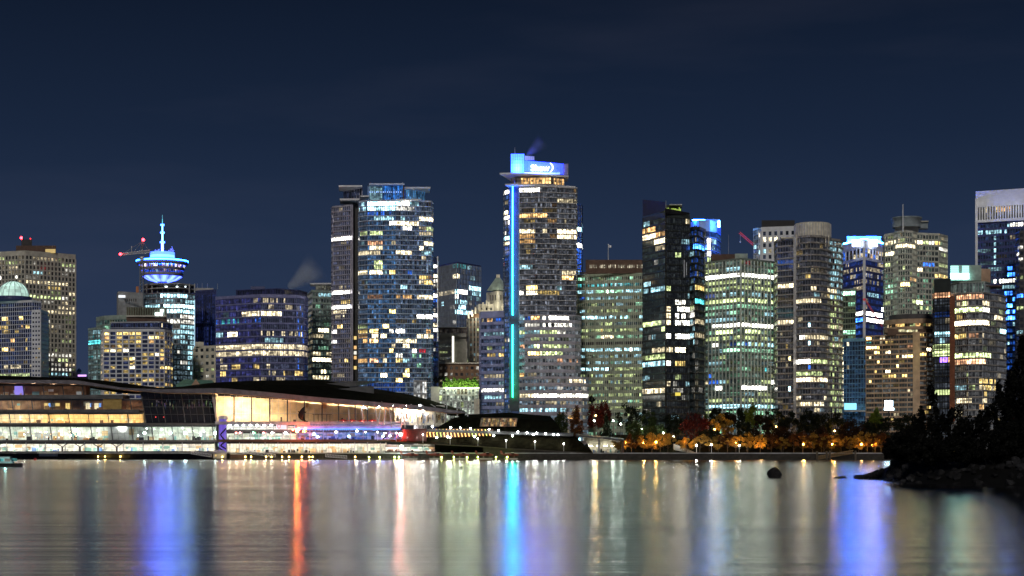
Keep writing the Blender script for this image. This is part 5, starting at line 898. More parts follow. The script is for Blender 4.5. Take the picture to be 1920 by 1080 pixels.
# red market umbrellas
um = None
for k, (px, lab) in enumerate(((644, 'red umbrella on the terrace, first from the whale sculpture'), (660, 'red umbrella on the terrace, second from the whale sculpture'), (679, 'red umbrella on the terrace, third from the whale sculpture'), (698, 'red umbrella on the terrace, farthest from the whale sculpture, by the slanted posts'))):
    loc = Vector((X(px, 873.6), 873.6, Z(796, 873.6)))
    if um is None:
        um = thing('market_umbrella', lab, 'umbrella', loc, 'red umbrellas on the terrace'); q = MB(); z_ = loc.z
        q.lathe((loc.x, loc.y), [(2.5, z_ + 1.75), (2.45, z_ + 1.95), (1.3, z_ + 2.4), (.05, z_ + 2.75)], mat('red_canvas', (.55, .045, .05)), 8); q.build('canopy', um); q = MB(); q.tube((loc.x, loc.y, z_), (loc.x, loc.y, z_ + 2.7), .05, WHITE); q.build('pole', um)
        q = MB(); q.ball((loc.x, loc.y - .2, z_ + 1.6), .14, emit('heater_glow', (1, .25, .2), 18)); q.build('heater_lamp', um)
    else: dup(um, loc, lab)
# ================================================================== turf roofed pavilion and the grass bank below it
pv = building('turf_roofed_pavilion', 'low pavilion under a dark sloping turf roof with an amber lit window band', 935, 870)
q = MB(); P = lambda px, py, Y=864: (X(px, Y), Y, Z(py, Y))
base = [P(815, 804, 861), P(870, 806, 860), P(960, 808, 859), P(1052, 806, 861)]; mid = [P(834, 793, 866), P(872, 784, 868), P(968, 783, 868), P(1042, 791, 866)]; top_ = [P(852, 783, 874), P(880, 777, 876), P(952, 773.5, 878), P(1031, 780, 874)]; back = [(p[0], 892, p[2] - 1) for p in top_]; bb = [(p[0], 893, 3.2) for p in base]; fb = [(p[0], p[1], 3.2) for p in base]
for r0, r1 in ((fb, base), (base, mid), (mid, top_), (top_, back), (back, bb)):
    for k in range(3): q.face([r0[k], r0[k + 1], r1[k + 1], r1[k]], ROOF)
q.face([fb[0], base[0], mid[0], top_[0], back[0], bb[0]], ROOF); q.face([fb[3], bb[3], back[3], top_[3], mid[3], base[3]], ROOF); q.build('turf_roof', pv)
q = MB(); q.hexa([P(899, 800, 860), P(969, 800, 860), P(969, 800, 870), P(899, 800, 870), P(903, 783, 860), P(970, 783.5, 860), P(970, 783.5, 870), P(903, 783, 870)], BROWN); q.build('window_box', pv)
q = MB(); rr = random.Random(3)
for k in range(26):
    a = 901.5 + k * 2.58
    for y0, y1 in ((785, 791), (791.4, 799)): v = rr.uniform(.1, .55); c2 = PAL[rr.choice('AOAYW')]; q.face([P(a, y1, 859.9), P(a + 2.3, y1, 859.9), P(a + 2.3, y0, 859.9), P(a, y0, 859.9)], WIN, tuple(i * v for i in c2))
q.build('window', pv); q = MB()
for k in range(9): q.tube(P(902 + k * 8.2, 800, 859.6), P(905 + k * 8.2, 784, 859.6), .12, BLACK, n=4)
q.build('window_frame', pv)
# promenade deck with amber chevron screen
dk = building('promenade_deck', 'curved promenade deck with an amber lit chevron screen below the turf roofed pavilion', 860, 856)
q = MB(); q.box(X(795, 857), X(925, 857), 857, 862, Z(820, 857), Z(804, 857), BROWN); q.build('screen_wall', dk)
rr = random.Random(6)
for k in range(19):
    a = 797 + k * 6.6; c_ = ((.5, .6, .06) if k in (3, 4, 13, 14, 17) else (1, .5, .12)); v = rr.uniform(1.8, 3.2); q = MB(); w_ = 1.9
    q.hexa([P(a + 3, 819, 856.3), P(a + 3 + w_, 819, 856.3), P(a + 3 + w_, 819, 856.8), P(a + 3, 819, 856.8), P(a - .5, 805, 856.3), P(a - .5 + w_, 805, 856.3), P(a - .5 + w_, 805, 856.8), P(a - .5, 805, 856.8)], PANEL, glow=tuple(v * i for i in c_))
    if k < 7: q.hexa([P(a + 3, 812, 856), P(a + 3.8, 812, 856), P(a + 3.8, 812, 856.25), P(a + 3, 812, 856.25), P(a + 7.2, 804.5, 856), P(a + 8, 804.5, 856), P(a + 8, 804.5, 856.25), P(a + 7.2, 804.5, 856.25)], PANEL, glow=tuple(1.3 * v * i for i in c_))
    q.build('chevron_slat', dk)
q = MB(); ramp = [(640, 822), (668, 824), (743, 828), (793, 831), (844, 833.5), (896, 836), (949, 840.5), (1003, 843), (1057, 846), (1112, 848.5)]
for (a, ya), (b2, yb_) in zip(ramp[:-1], ramp[1:]): q.hexa([P(a, ya + 2, 850.6), P(b2, yb_ + 2, 850.6), P(b2, yb_ + 2, 856), P(a, ya + 2, 856), P(a, ya, 850.6), P(b2, yb_, 850.6), P(b2, yb_, 856), P(a, ya, 856)], mat('walkway_concrete', (.055, .046, .035)))
q.build('walkway', dk); q = MB()
for x0, x1, ya, yb_ in ((755, 800, 803, 806), (800, 1075, 802.5, 806)): q.hexa([P(x0, yb_ + 4, 854), P(x1, yb_ + 12 if x1 > 1000 else yb_ + 4, 854), P(x1, yb_ + 10, 862), P(x0, yb_ + 4, 862), P(x0, ya + 2, 854), P(x1, ya + 12 if x1 > 1000 else ya, 854), P(x1, ya + 9, 862), P(x0, ya + 2, 862)], SLAB)
q.build('deck_slab', dk)
q = MB(); q.hexa([P(752, 828, 853), P(800, 830, 853), P(800, 830, 860), P(752, 828, 860), P(758, 806, 853), P(800, 803, 853), P(800, 803, 860), P(758, 806, 860)], mat('dark_red_brown_wall', (.045, .016, .014))); q.build('end_wall', dk)
q = MB(); rr = random.Random(2)
g0 = [P(700, 829, 851.5), P(845, 833, 851.5), P(950, 840, 851.5), P(1060, 846, 851.5), P(1111, 849, 851.5)]; g1 = [P(760, 822, 855), P(845, 821, 856), P(950, 813, 857), P(1030, 814, 857), P(1078, 818, 857)]; g2 = [P(770, 822, 866), P(850, 818, 866), P(950, 808, 866), P(1030, 808, 866), P(1070, 812, 870)]; n = 14
def lerp(row, t): t *= len(row) - 1; k = min(int(t), len(row) - 2); f = t - k; return tuple(a + (b2 - a) * f for a, b2 in zip(row[k], row[k + 1]))
for i in range(48):
    for j in range(8):
        def pt(ii, jj): t, u = ii / 48, jj / 8; a, b2 = lerp(g0, t), lerp(g1, t); h = random.Random(ii * 31 + jj).uniform(-.15, .15) if 0 < jj < 8 else 0; return (a[0] + (b2[0] - a[0]) * u, a[1] + (b2[1] - a[1]) * u, a[2] + (b2[2] - a[2]) * u + h)
        q.face([pt(i, j), pt(i + 1, j), pt(i + 1, j + 1), pt(i, j + 1)], TURF)
    q.face([lerp(g1, i / 48), lerp(g1, (i + 1) / 48), lerp(g2, (i + 1) / 48), lerp(g2, i / 48)], TURF)
    if i < 19: continue
    a, b2 = lerp(g0, i / 48), lerp(g0, (i + 1) / 48); q.face([(a[0], a[1], 3), (b2[0], b2[1], 3), b2, a], QUAYM)
structure('grass_bank', q)
# the white lit boathouse under the bank
bh = building('lit_boathouse', 'white lit open fronted boathouse set under the park bank beside the quay', 1132, 858)
q = MB(); q.hexa([P(1112, 850, 864), P(1167, 850, 864), P(1167, 850, 872), P(1112, 850, 872), P(1092, 817, 864), P(1167, 824, 864), P(1167, 824, 872), P(1092, 817, 872)], mat('boathouse_wall', (.4, .37, .28))); q.build('wall', bh)
q = MB(); q.hexa([P(1080, 818, 853), P(1170, 827, 853), P(1170, 826, 874), P(1080, 817, 874), P(1080, 815, 853), P(1170, 824, 853), P(1170, 822, 874), P(1080, 813, 874)], SLAB); q.build('roof', bh)
q = MB(); q.box(X(1166, 856), X(1169, 856), 853.5, 866, 3.1, Z(825, 856), BROWN); q.build('end_wall', bh)
for px in (1108, 1122, 1136, 1150): q = MB(); xc = X(px, 860); z_ = Z(836, 860); q.box(xc - .9, xc + .9, 862.4, 862.7, z_, z_ + .12, STRIP['boat']); q.build('ceiling_light', bh)
q = MB(); rr = random.Random(5)
for k in range(16): px = rr.uniform(1112, 1162); h = rr.uniform(.8, 2.4); q.box(X(px, 861), X(px + rr.uniform(1, 4), 861), 861, 862, 3.1, 3.1 + h, rr.choice((GREYP, BLACK, BLUEP, WHITE, TEALP)))
q.box(X(1121, 860), X(1125, 860), 860, 861, 3.1, Z(821, 860), GREY); q.build('stored_gear', bh)

# ================================================================== lamps
def add_point(parent, loc, power, color, radius=.35):
    l = bpy.data.lights.new('lamp_light', 'POINT'); l.energy = power; l.color = color; l.shadow_soft_size = radius
    o = bpy.data.objects.new('lamp_light', l); col.objects.link(o); o.parent = parent; o.location = Vector(loc) - root_loc(parent); return o
def lamp_proto(name, label, px, py, Y, zbase, c_, st, power, r=.42, group=None):
    zt = Z(py, Y); t = thing(name, label, 'street lamp', (X(px, Y), Y, zbase), group); x, y = W(px, Y)
    q = MB(); q.tube((x, y, zbase), (x, y, zt - r), .09, BLACK if 'amber' in name or 'park' in name else WHITE, .06); q.build('pole', t)
    q = MB(); q.ball((x, y, zt), r, emit(name + '_globe', c_, st, False), 10, 6); q.build('globe', t)
    add_point(t, (x, y, zt - .1), power, c_, 1.1 if power > 9000 else .5); return t
AMB = (1, .50, .10); WHL = (.85, 1, .86)
def lamps(name, group, lst, Y, c_, st, power, r, zfun, label):
    p0 = None
    for px, py, *yy in lst:
        Yl = yy[0] if yy else Y; zb_ = zfun(X(px, Yl), Yl); zt = Z(py, Yl)
        lamp_proto(name, label, px, py, Yl, min(zb_, zt - 1.5), c_, st, power, r, group)
lamps('amber_street_lamp', 'amber lamps along the promenade', [(1174, 831), (1207, 830), (1230, 829), (1286, 828), (1380, 829), (1426, 833), (1506, 833), (1560, 833), (1615, 833), (1636, 835), (1690, 834)], 857, AMB, 60, 9000, .42, lambda x, y: 3.24, 'amber globe lamp standing among the low trees of the waterfront promenade')
lamps('park_amber_lamp', 'amber lamps higher in the park', [(1340, 805, 876), (1117, 779, 892), (1300, 790, 900), (1455, 800, 885), (1565, 808, 880)], 880, AMB, 40, 9000, .4, bank_z, 'amber globe lamp higher up the wooded park bank')
lamps('park_white_lamp', 'white lamps on the park bank', [(1114, 789, 888), (1150, 789, 886), (1164, 795, 884), (1203, 805, 878), (1224, 807, 876), (1244, 812, 872), (1263, 819, 868)], 880, WHL, 40, 3500, .4, bank_z, 'white globe lamp on the park bank under the dark trees')
lamps('promenade_white_lamp', 'white lamps at the quay edge of the park', [(1306, 835), (1334, 834), (1386, 835)], 853, (1, .97, .86), 40, 1800, .38, lambda x, y: 3.24, 'white post lamp at the quay edge in front of the amber lit trees')
def ramp_z(x, y): return Z(interp(ramp, 960 + F * x / y), y)
lamps('walkway_lamp', 'white post lamps along the sloping walkway', [(669, 808), (708, 810), (743, 812), (793, 815), (844, 820.5), (896, 822.5), (949, 825.5), (1003, 828), (1057, 832)], 851.5, (1, .98, .9), 22, 900, .34, ramp_z, 'white post lamp on the sloping walkway below the grass bank')
lp = None
for px, py in ((811, 800), (845, 801.5), (863.5, 802.5), (882, 803.5), (917, 805), (935, 807), (971, 810), (988, 811), (1006, 812), (1023, 813), (1046, 815), (764, 820.5), (782, 820.5), (819, 820), (839, 819), (890, 818.5), (926, 817), (1038, 814.5), (961, 817), (1000, 814.5)):
    Yl = 853.6; z_ = Z(py, Yl); loc = Vector((X(px, Yl), Yl, z_ - 1.0))
    if lp is None:
        lp = thing('deck_lamp', 'small brilliant white lamp in the chain along the promenade deck and grass bank', 'lamp', loc, 'white lamps strung along the promenade deck'); q = MB(); q.tube(tuple(loc), (loc.x, loc.y, z_ - .2), .07, STEEL); q.build('post', lp); q = MB(); q.ball((loc.x, loc.y, z_), .4, emit('deck_lamp_globe', (.92, 1, .95), 55, False), 10, 6); q.build('globe', lp); add_point(lp, (loc.x, loc.y - .6, z_), 260, (.92, 1, .95), .4)
    else: dup(lp, loc)
rl = thing('red_signal_lamp', 'glaring red signal lamp at the end of the promenade deck', 'lamp', (X(751, 852), 852, Z(828, 852))); q = MB(); q.tube((X(751, 852), 852, Z(828, 852)), (X(751, 852), 852, Z(816, 852)), .08, BLACK); q.build('post', rl); q = MB(); q.ball((X(751, 852), 852, Z(814.5, 852)), .75, emit('red_signal', (1, .07, .05), 560)); q.build('lens', rl); add_point(rl, (X(751, 852), 850.6, Z(814.5, 852)), 260, (1, .05, .04))
rl = thing('red_sign_lamp', 'orange red glowing lamp on the terrace beside the red letter sign', 'lamp', (X(557, 862), 862, Z(812, 868))); q = MB(); q.tube((X(557, 862), 862, Z(828, 868)), (X(557, 862), 862, Z(802, 868)), .08, BLACK); q.build('post', rl); q = MB(); q.ball((X(557, 862), 862, Z(807, 862)), .8, emit('orange_red_signal', (1, .18, .03), 620)); q.build('lens', rl)

# ================================================================== docks, gangways, seaplanes, boats
DOCK = mat('wet_dock_timber', (.09, .075, .055)); d = thing('floating_dock', 'long low floating dock with bollard lamps in front of the bright ground floor', 'dock', (X(650, 846), 846, 0))
q = MB(); q.box(X(400, 852), X(690, 852), 850.2, 853, -.3, .55, DOCK); q.box(X(690, 846), X(978, 846), 846, 849.6, -.3, .5, DOCK)
for k in range(40): px = 405 + k * 14.3; Yk = 850.4 if px < 690 else 846.2; q.tube((X(px, Yk), Yk, -.5), (X(px, Yk), Yk, 1.6), .14, DOCK)
q.build('deck', d)
d2 = thing('low_float', 'thin dark float lying along the plinth of the left storeys', 'dock', (X(265, 893), 893, 0)); q = MB(); q.box(X(130, 893), X(398, 893), 890, 893, -.3, .5, DOCK); q.build('deck', d2)
lp = None
for px, Yk in [(x, 890.6) for x in (184, 197, 226, 240, 261, 268, 275, 282, 304, 310, 317, 336, 355)] + [(x, 850.8) for x in (417, 460, 471, 499, 509, 529, 542, 566, 580, 586, 666)]:
    loc = Vector((X(px, Yk), Yk, .5))
    if lp is None:
        lp = thing('dock_lamp', 'small yellow bollard lamp low on the dock in front of the bright ground floor', 'lamp', loc, 'yellow bollard lamps on the docks'); q = MB(); q.tube(tuple(loc), (loc.x, loc.y, 1.15), .1, BLACK); q.build('post', lp); q = MB(); q.ball((loc.x, loc.y - .1, 1.4), .32, emit('dock_lamp_globe', (1, .66, .14), 26, False), 8, 5); q.build('globe', lp); add_point(lp, (loc.x, loc.y - .4, 1.5), 500, (1, .7, .2))
    else: dup(lp, loc)
lp = None
for px in (692, 712, 740, 748, 828, 851, 876, 896, 930, 951):
    Yk = 846.3; loc = Vector((X(px, Yk), Yk, .5))
    if lp is None:
        lp = thing('green_dock_lamp', 'small yellow green lamp on the seaplane dock', 'lamp', loc, 'yellow green lamps on the seaplane dock'); q = MB(); q.tube(tuple(loc), (loc.x, loc.y, 1.0), .1, BLACK); q.build('post', lp); q = MB(); q.ball((loc.x, loc.y - .1, 1.25), .34, emit('green_dock_globe', (.75, 1, .18), 26, False), 8, 5); q.build('globe', lp); add_point(lp, (loc.x, loc.y - .4, 1.4), 600, (.75, 1, .2))
    else: dup(lp, loc)
bl_ = thing('dock_floodlight', 'star bright white floodlight mast above the seaplane dock', 'lamp', (X(753, 853), 853, .5)); q = MB(); q.tube((X(753, 853), 853, .5), (X(753, 853), 853, Z(839, 853)), .1, STEEL); q.build('post', bl_); q = MB(); q.ball((X(753, 853), 853, Z(838, 853)), .75, emit('dock_flood', (.85, 1, .95), 90)); q.build('lamp_head', bl_); add_point(bl_, (X(753, 853), 851.4, Z(838.5, 853)), 4000, (.85, 1, .95))
hs = thing('dock_cabin', 'small grey gabled cabin on the dock under the violet stair tower', 'cabin', (X(411, 853), 853, .5))
q = MB(); q.box(X(400, 854), X(423, 854), 853.2, 858, .5, Z(850, 854), GREY); q.build('wall', hs); q = MB(); q.hexa([P(398, 850.5, 852.6), P(425, 850.5, 852.6), P(425, 850.5, 858.4), P(398, 850.5, 858.4), P(404, 844, 855), P(421, 844, 855), P(421, 844, 856), P(404, 844, 856)], MAUVE); q.build('roof', hs); q = MB(); q.box(X(403, 853.1), X(406, 853.1), 853.1, 853.25, Z(856, 853), Z(852, 853), emit('cabin_window', PAL['Y'], .8, False)); q.build('window', hs)
hs = thing('dock_shed', 'long low dark shed on the dock, right of the gabled cabin', 'shed', (X(446, 853), 853, .5)); q = MB(); q.box(X(432, 854), X(461, 854), 853.4, 857, .5, Z(852, 854), BROWN); q.build('wall', hs); q = MB(); q.hexa([P(431, 852.5, 853), P(462, 852.5, 853), P(462, 852.5, 857.4), P(431, 852.5, 857.4), P(431, 849.5, 857), P(462, 849.5, 857), P(462, 849, 857.4), P(431, 849, 857.4)], SLAB); q.build('roof', hs)
for px0, py0, px1, py1, lab in ((462, 850, 516, 857, 'white lattice gangway sloping down to the dock near the shed'), (610, 856.5, 650, 859.5, 'short white lattice gangway by the middle of the dock'), (358, 851, 396, 857, 'pale lattice gangway beside the gabled cabin')):
    g = thing('gangway', lab, 'gangway', (X((px0 + px1) / 2, 849), 849, .5)); q = MB(); a, b2 = Vector(P(px0, py0, 849)), Vector(P(px1, py1, 849)); up = Vector((0, 0, 1.3))
    for o_ in (0, 1.4):
        s_ = Vector((0, o_, 0)); q.tube(a + s_, b2 + s_, .1, WHITE, n=4); q.tube(a + s_ + up, b2 + s_ + up, .1, WHITE, n=4)
        for k in range(9): p1, p2 = a.lerp(b2, k / 8) + s_, a.lerp(b2, min(1, (k + 1) / 8)) + s_; q.tube(p1, p1 + up, .06, WHITE, n=4); q.tube(p1, p2 + up, .06, WHITE, n=4)
    q.build('truss', g); q = MB(); q.hexa([tuple(a + Vector((0, 0, -.1))), tuple(b2 + Vector((0, 0, -.1))), tuple(b2 + Vector((0, 1.4, -.1))), tuple(a + Vector((0, 1.4, -.1))), tuple(a), tuple(b2), tuple(b2 + Vector((0, 1.4, 0))), tuple(a + Vector((0, 1.4, 0)))], DOCK); q.build('deck', g)
sp = None
for px, lab in ((769, 'dark red seaplane moored under the white floodlight mast'), (817, 'dark red seaplane on the dock, second from the floodlight mast'), (865, 'dark red seaplane moored in the middle of the row'), (910, 'dark red seaplane moored second from the right end of the dock'), (957, 'dark red seaplane moored at the right end of the dock')):
    loc = Vector((X(px, 842.5), 842.5, 0)); x, y = loc.x, loc.y
    if sp is None:
        sp = thing('seaplane', lab, 'seaplane', loc, 'seaplanes at the dock'); RB = mat('seaplane_red', (.30, .07, .04), rough=.4); CR = mat('seaplane_cream', (.5, .46, .4), rough=.4)
        q = MB(); prof = [(-4.6, .15, 2.6), (-3.6, .35, 2.55), (-1.2, .75, 2.5), (1.6, .85, 2.5), (2.8, .62, 2.4), (3.7, .45, 2.35), (4.1, .1, 2.35)]
        for (a, ra, za), (b2, rb, zb_) in zip(prof[:-1], prof[1:]):
            for j in range(10):
                u, w = 2 * PI * j / 10, 2 * PI * (j + 1) / 10; f = lambda s_, r, z_, t_: (x + s_, y + r * math.cos(t_), z_ + r * math.sin(t_)); q.face([f(a, ra, za, u), f(b2, rb, zb_, u), f(b2, rb, zb_, w), f(a, ra, za, w)], RB)
        q.build('fuselage', sp, True); q = MB(); q.hexa([(x + .2, y - 6.8, 3.45), (x + 1.8, y - 6.8, 3.45), (x + 1.8, y + 6.8, 3.45), (x + .2, y + 6.8, 3.45), (x + .3, y - 6.8, 3.65), (x + 1.6, y - 6.8, 3.62), (x + 1.6, y + 6.8, 3.62), (x + .3, y + 6.8, 3.65)], CR); q.build('wing', sp)
        q = MB(); q.hexa([(x - 4.8, y - .08, 2.7), (x - 3.5, y - .08, 2.7), (x - 3.5, y + .08, 2.7), (x - 4.8, y + .08, 2.7), (x - 5.1, y - .06, 4.5), (x - 4.3, y - .06, 4.5), (x - 4.3, y + .06, 4.5), (x - 5.1, y + .06, 4.5)], RB); q.box(x - 4.8, x - 3.8, y - 2, y + 2, 2.9, 3.0, CR); q.build('tail', sp)
        for o_ in (-1.2, 1.2):
            q = MB(); q.hexa([(x - 2.6, y + o_ - .2, .1), (x + 3, y + o_ - .2, .1), (x + 3, y + o_ + .2, .1), (x - 2.6, y + o_ + .2, .1), (x - 3.2, y + o_ - .35, .75), (x + 3.8, y + o_ - .35, .8), (x + 3.8, y + o_ + .35, .8), (x - 3.2, y + o_ + .35, .75)], CR); q.build('float', sp)
        q = MB()
        for o_ in (-1.2, 1.2):
            for s_ in (-.8, 1.9): q.tube((x + s_, y + o_, .7), (x + s_, y + o_ * .5, 2.0), .07, CR); 
        q.build('strut', sp); q = MB(); q.box(x + 4.05, x + 4.12, y - 1.2, y + 1.2, 2.28, 2.42, BLACK); q.box(x + 4.05, x + 4.12, y - .07, y + .07, 1.2, 3.5, BLACK); q.build('propeller', sp); q = MB(); q.box(x + .4, x + 1.9, y - .84, y + .84, 2.85, 3.25, DKG); q.build('cabin_glass', sp)
    else: dup(sp, loc, lab, rz=random.Random(px).uniform(-.12, .12))
# passenger boat at the left edge, buoys
bt = thing('passenger_boat', 'small teal glowing cabin boat with a dark hull cut off by the left edge', 'boat', (X(8, 498), 498, 0)); q = MB(); xa, xb = X(-34, 498), X(42, 498)
for k in range(12):
    def hull(t): w = 1.7 * min(1, (1 - t) * 3.2 + .12) ; return xa + (xb - xa) * t, w
    (a, wa), (b2, wb) = hull(k / 12), hull((k + 1) / 12)
    for s_ in (-1, 1): f = [(a, 498 + s_ * wa * .75, -.2), (b2, 498 + s_ * wb * .75, -.2), (b2, 498 + s_ * wb, .95 + .1 * k / 12), (a, 498 + s_ * wa, .95 + .1 * k / 12)]; q.face(f, BLACK)
    q.face([(a, 498 - wa, .95 + .008 * k), (b2, 498 - wb, .95 + .008 * k), (b2, 498 + wb, .95 + .008 * k), (a, 498 + wa, .95 + .008 * k)], DARK)
q.build('hull', bt); q = MB(); xc = X(26, 498); q.hexa([(xa + .6, 496.9, .95), (xc, 496.9, .95), (xc, 499.1, .95), (xa + .6, 499.1, .95), (xa + .6, 497.1, 2.75), (xc - 1.1, 497.1, 2.75), (xc - 1.1, 498.9, 2.75), (xa + .6, 498.9, 2.75)], mat('teal_white_cabin', (.45, .6, .6))); q.build('cabin', bt)
q = MB()
for k in range(5): a = xa + 1 + k * 2; q.box(a, a + 1.6, 496.84, 496.9, 1.55, 2.4, WIN, glow=(.1, .42, .42) if k != 3 else (.5, .5, .42))
q.build('cabin_window', bt); q = MB(); q.box(xa + .4, xc - .8, 496.9, 499.1, 2.76, 2.9, WHITE); q.build('roof', bt); q = MB(); q.box(xa + .6, xc + 1.6, 496.3, 496.36, 1.5, 1.56, STEEL); [q.tube((xa + 1 + 1.4 * k, 496.33, 1.0), (xa + 1 + 1.4 * k, 496.33, 1.5), .03, STEEL) for k in range(8)]; q.build('railing', bt)
add_point(bt, (X(10, 494), 494, 3.6), 160, (.4, 1, .95), .3)
for nm, lab, px, Yk, r in (('red_buoy', 'tiny dark red buoy on the water near the left edge', 66, 800, .7), ('black_buoy', 'tiny black buoy alone on the water below the seaplanes', 864.5, 457, .32)):
    q = MB(); x, y = W(px, Yk); q.lathe((x, y), [(.02, -.2), (r, 0), (r, r), (r * .5, r * 1.5), (.02, r * 1.8)], REDP if 'red' in nm else BLACK, 12); tag(q.build(nm), lab, 'buoy')
# long gangway and piles by the right end of the quay
g = thing('pile_gangway', 'amber lit timber gangway between dark piles at the right end of the quay', 'gangway', (X(1565, 846), 846, 0)); q = MB(); a, b2 = Vector(P(1535, 861, 846)), Vector(P(1600, 850, 846)); up = Vector((0, 0, 1.5)); TIM = mat('amber_timber', (.28, .19, .09))
for o_ in (0, 1.6):
    s_ = Vector((0, o_, 0)); q.tube(a + s_, b2 + s_, .14, TIM, n=4); q.tube(a + s_ + up, b2 + s_ + up, .14, TIM, n=4)
    for k in range(16): p1, p2 = a.lerp(b2, k / 16) + s_, a.lerp(b2, (k + 1) / 16) + s_; q.tube(p1, p1 + up, .08, TIM, n=4); q.tube(p1, p2 + up, .08, TIM, n=4)
q.build('truss', g)
for px, y0 in ((1532, 846), (1550, 846), (1556, 845), (1604, 845)): q = MB(); q.tube((X(px, 845), 845, -1), (X(px, 845), 845, Z(y0, 845)), .55, DOCK, .5, 8); q.build('pile', g)
# ================================================================== trees
def leaf_mat(name, c_, var=.45):
    m, nt, b = _new(name); L, N = nt.links.new, nt.nodes.new; geo = N('ShaderNodeNewGeometry'); r = N('ShaderNodeMapRange'); r.inputs['To Min'].default_value = 1 - var; r.inputs['To Max'].default_value = 1 + var
    L(geo.outputs['Random Per Island'], r.inputs['Value']); mx = N('ShaderNodeVectorMath'); mx.operation = 'SCALE'; mx.inputs[0].default_value = c_; L(r.outputs[0], mx.inputs['Scale']); L(mx.outputs[0], b.inputs['Base Color']); b.inputs['Roughness'].default_value = .7; b.inputs['Specular IOR Level'].default_value = .2
    t = N('ShaderNodeBsdfTranslucent'); L(mx.outputs[0], t.inputs[0]); ms = N('ShaderNodeMixShader'); ms.inputs[0].default_value = .35; o = nt.nodes['Material Output']; L(b.outputs[0], ms.inputs[1]); L(t.outputs[0], ms.inputs[2]); L(ms.outputs[0], o.inputs['Surface']); return m
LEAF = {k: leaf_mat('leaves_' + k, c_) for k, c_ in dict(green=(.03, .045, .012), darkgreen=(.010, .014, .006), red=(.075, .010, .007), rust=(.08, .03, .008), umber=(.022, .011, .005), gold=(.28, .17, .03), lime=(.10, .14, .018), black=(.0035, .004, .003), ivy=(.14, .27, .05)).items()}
BARK = mat('tree_bark', (.08, .06, .045), rough=.9)
CR = {}
def crown_verts(shape, seed, n, leaf):
    """leaf-sized faces in uneven clumps; unit crown: x,y in -1..1, z in 0..1"""
    key = (shape, seed, n, leaf)
    if key in CR: return CR[key]
    rg = random.Random(seed * 97 + n); cl = []
    for k in range(34 if shape != 'cone' else 46):
        u = rg.uniform(0, 2 * PI)
        if shape == 'cone': z = rg.random() ** 1.25; r = (1 - z) ** .85 * rg.uniform(.25, 1.0); cl.append((r * math.cos(u), r * math.sin(u), z * .97, .10 + .16 * (1 - z)))
        elif shape == 'column': z = rg.uniform(.03, .97); r = .75 * math.sin(PI * min(.98, z * .8 + .14)) ** .6 * rg.uniform(.2, 1); cl.append((r * math.cos(u), r * math.sin(u), z, rg.uniform(.16, .3)))
        elif shape == 'loose':
            if k > 23: continue
            w = rg.uniform(-.8, 1); rr_ = math.sqrt(max(0, 1 - w * w)) * rg.uniform(.35, 1.2); cl.append((rr_ * math.cos(u) * .9, rr_ * math.sin(u) * .9, .5 + .48 * w * rg.uniform(.6, 1.1), rg.uniform(.12, .30)))
        else:
            w = rg.uniform(-.75, 1); rr_ = math.sqrt(max(0, 1 - w * w)) * rg.uniform(.45, 1.0); cl.append((rr_ * math.cos(u) * .85, rr_ * math.sin(u) * .85, .5 + .42 * w * rg.uniform(.7, 1.05), rg.uniform(.16, .36)))
    V, Fc = [], []
    for k in range(n):
        cx_, cy_, cz_, cr_ = cl[rg.randrange(len(cl))]; u, w = rg.uniform(0, 2 * PI), math.acos(rg.uniform(-1, 1)); r = cr_ * rg.random() ** .45
        c_ = Vector((cx_ + r * math.sin(w) * math.cos(u), cy_ + r * math.sin(w) * math.sin(u), max(.01, cz_ + .55 * r * math.cos(w)))); V.append((c_, Vector((rg.gauss(0, 1), rg.gauss(0, 1), rg.gauss(0, .8))).normalized(), rg.uniform(.6, 1.3)))
    CR[key] = V; return V
TM = {}
def tree(name, label, px, ytop, ybase, wpx, Y, leaf, group, shape='round', n=900, ls=.55, trunk=.12, cat='tree', zb=None, seed=None, cat_='tree'):
    rg = random.Random(int(px * 7 + ytop * 3)); sd = rg.randrange(9) if seed is None else seed
    x, y = W(px, Y); z0 = Z(ybase, Y) if zb is None else zb; H = Z(ytop, Y) - z0; R = S(wpx / 2, Y)
    t = thing(name, label, cat_, (x, y, z0), group); q = MB(); lf = LEAF[leaf]; th = H * trunk; rot = rg.uniform(0, 2 * PI); ca, sa = math.cos(rot), math.sin(rot)
    for c_, d_, s_ in crown_verts(shape, sd, n, ls):
        p = Vector((x + R * (c_.x * ca - c_.y * sa), y + R * (c_.x * sa + c_.y * ca), z0 + th + (H - th) * c_.z)); a = d_.orthogonal().normalized(); b2 = d_.cross(a); h = ls * s_ / 2
        q.face([tuple(p - a * h - b2 * h * .6), tuple(p + a * h - b2 * h * .6), tuple(p + a * h + b2 * h * .6), tuple(p - a * h + b2 * h * .6)], lf)
    q.build('crown', t); q = MB(); BK = LEAF['black'] if leaf == 'black' else BARK; tr = max(.1, H * .018); top_h = H * (.8 if shape == 'cone' else .55); lean = rg.uniform(-.3, .3)
    q.tube((x, y, z0 - .3), (x + lean, y, z0 + top_h), tr, BK, tr * .4, 7)
    for k in range(7):
        u = rg.uniform(0, 2 * PI); f = rg.uniform(.25, .9); zz = z0 + top_h * f; q.tube((x + lean * f, y, zz), (x + R * .6 * math.cos(u), y + R * .6 * math.sin(u), zz + H * .2), tr * .4, BK, tr * .12, 5)
    q.build('trunk', t); return t
G1, G2, G3 = 'dark trees of the park bank', 'amber lit street trees along the promenade', 'trees on the rocky island'
DKL = 'dark leafy tree on the park bank in front of the towers'
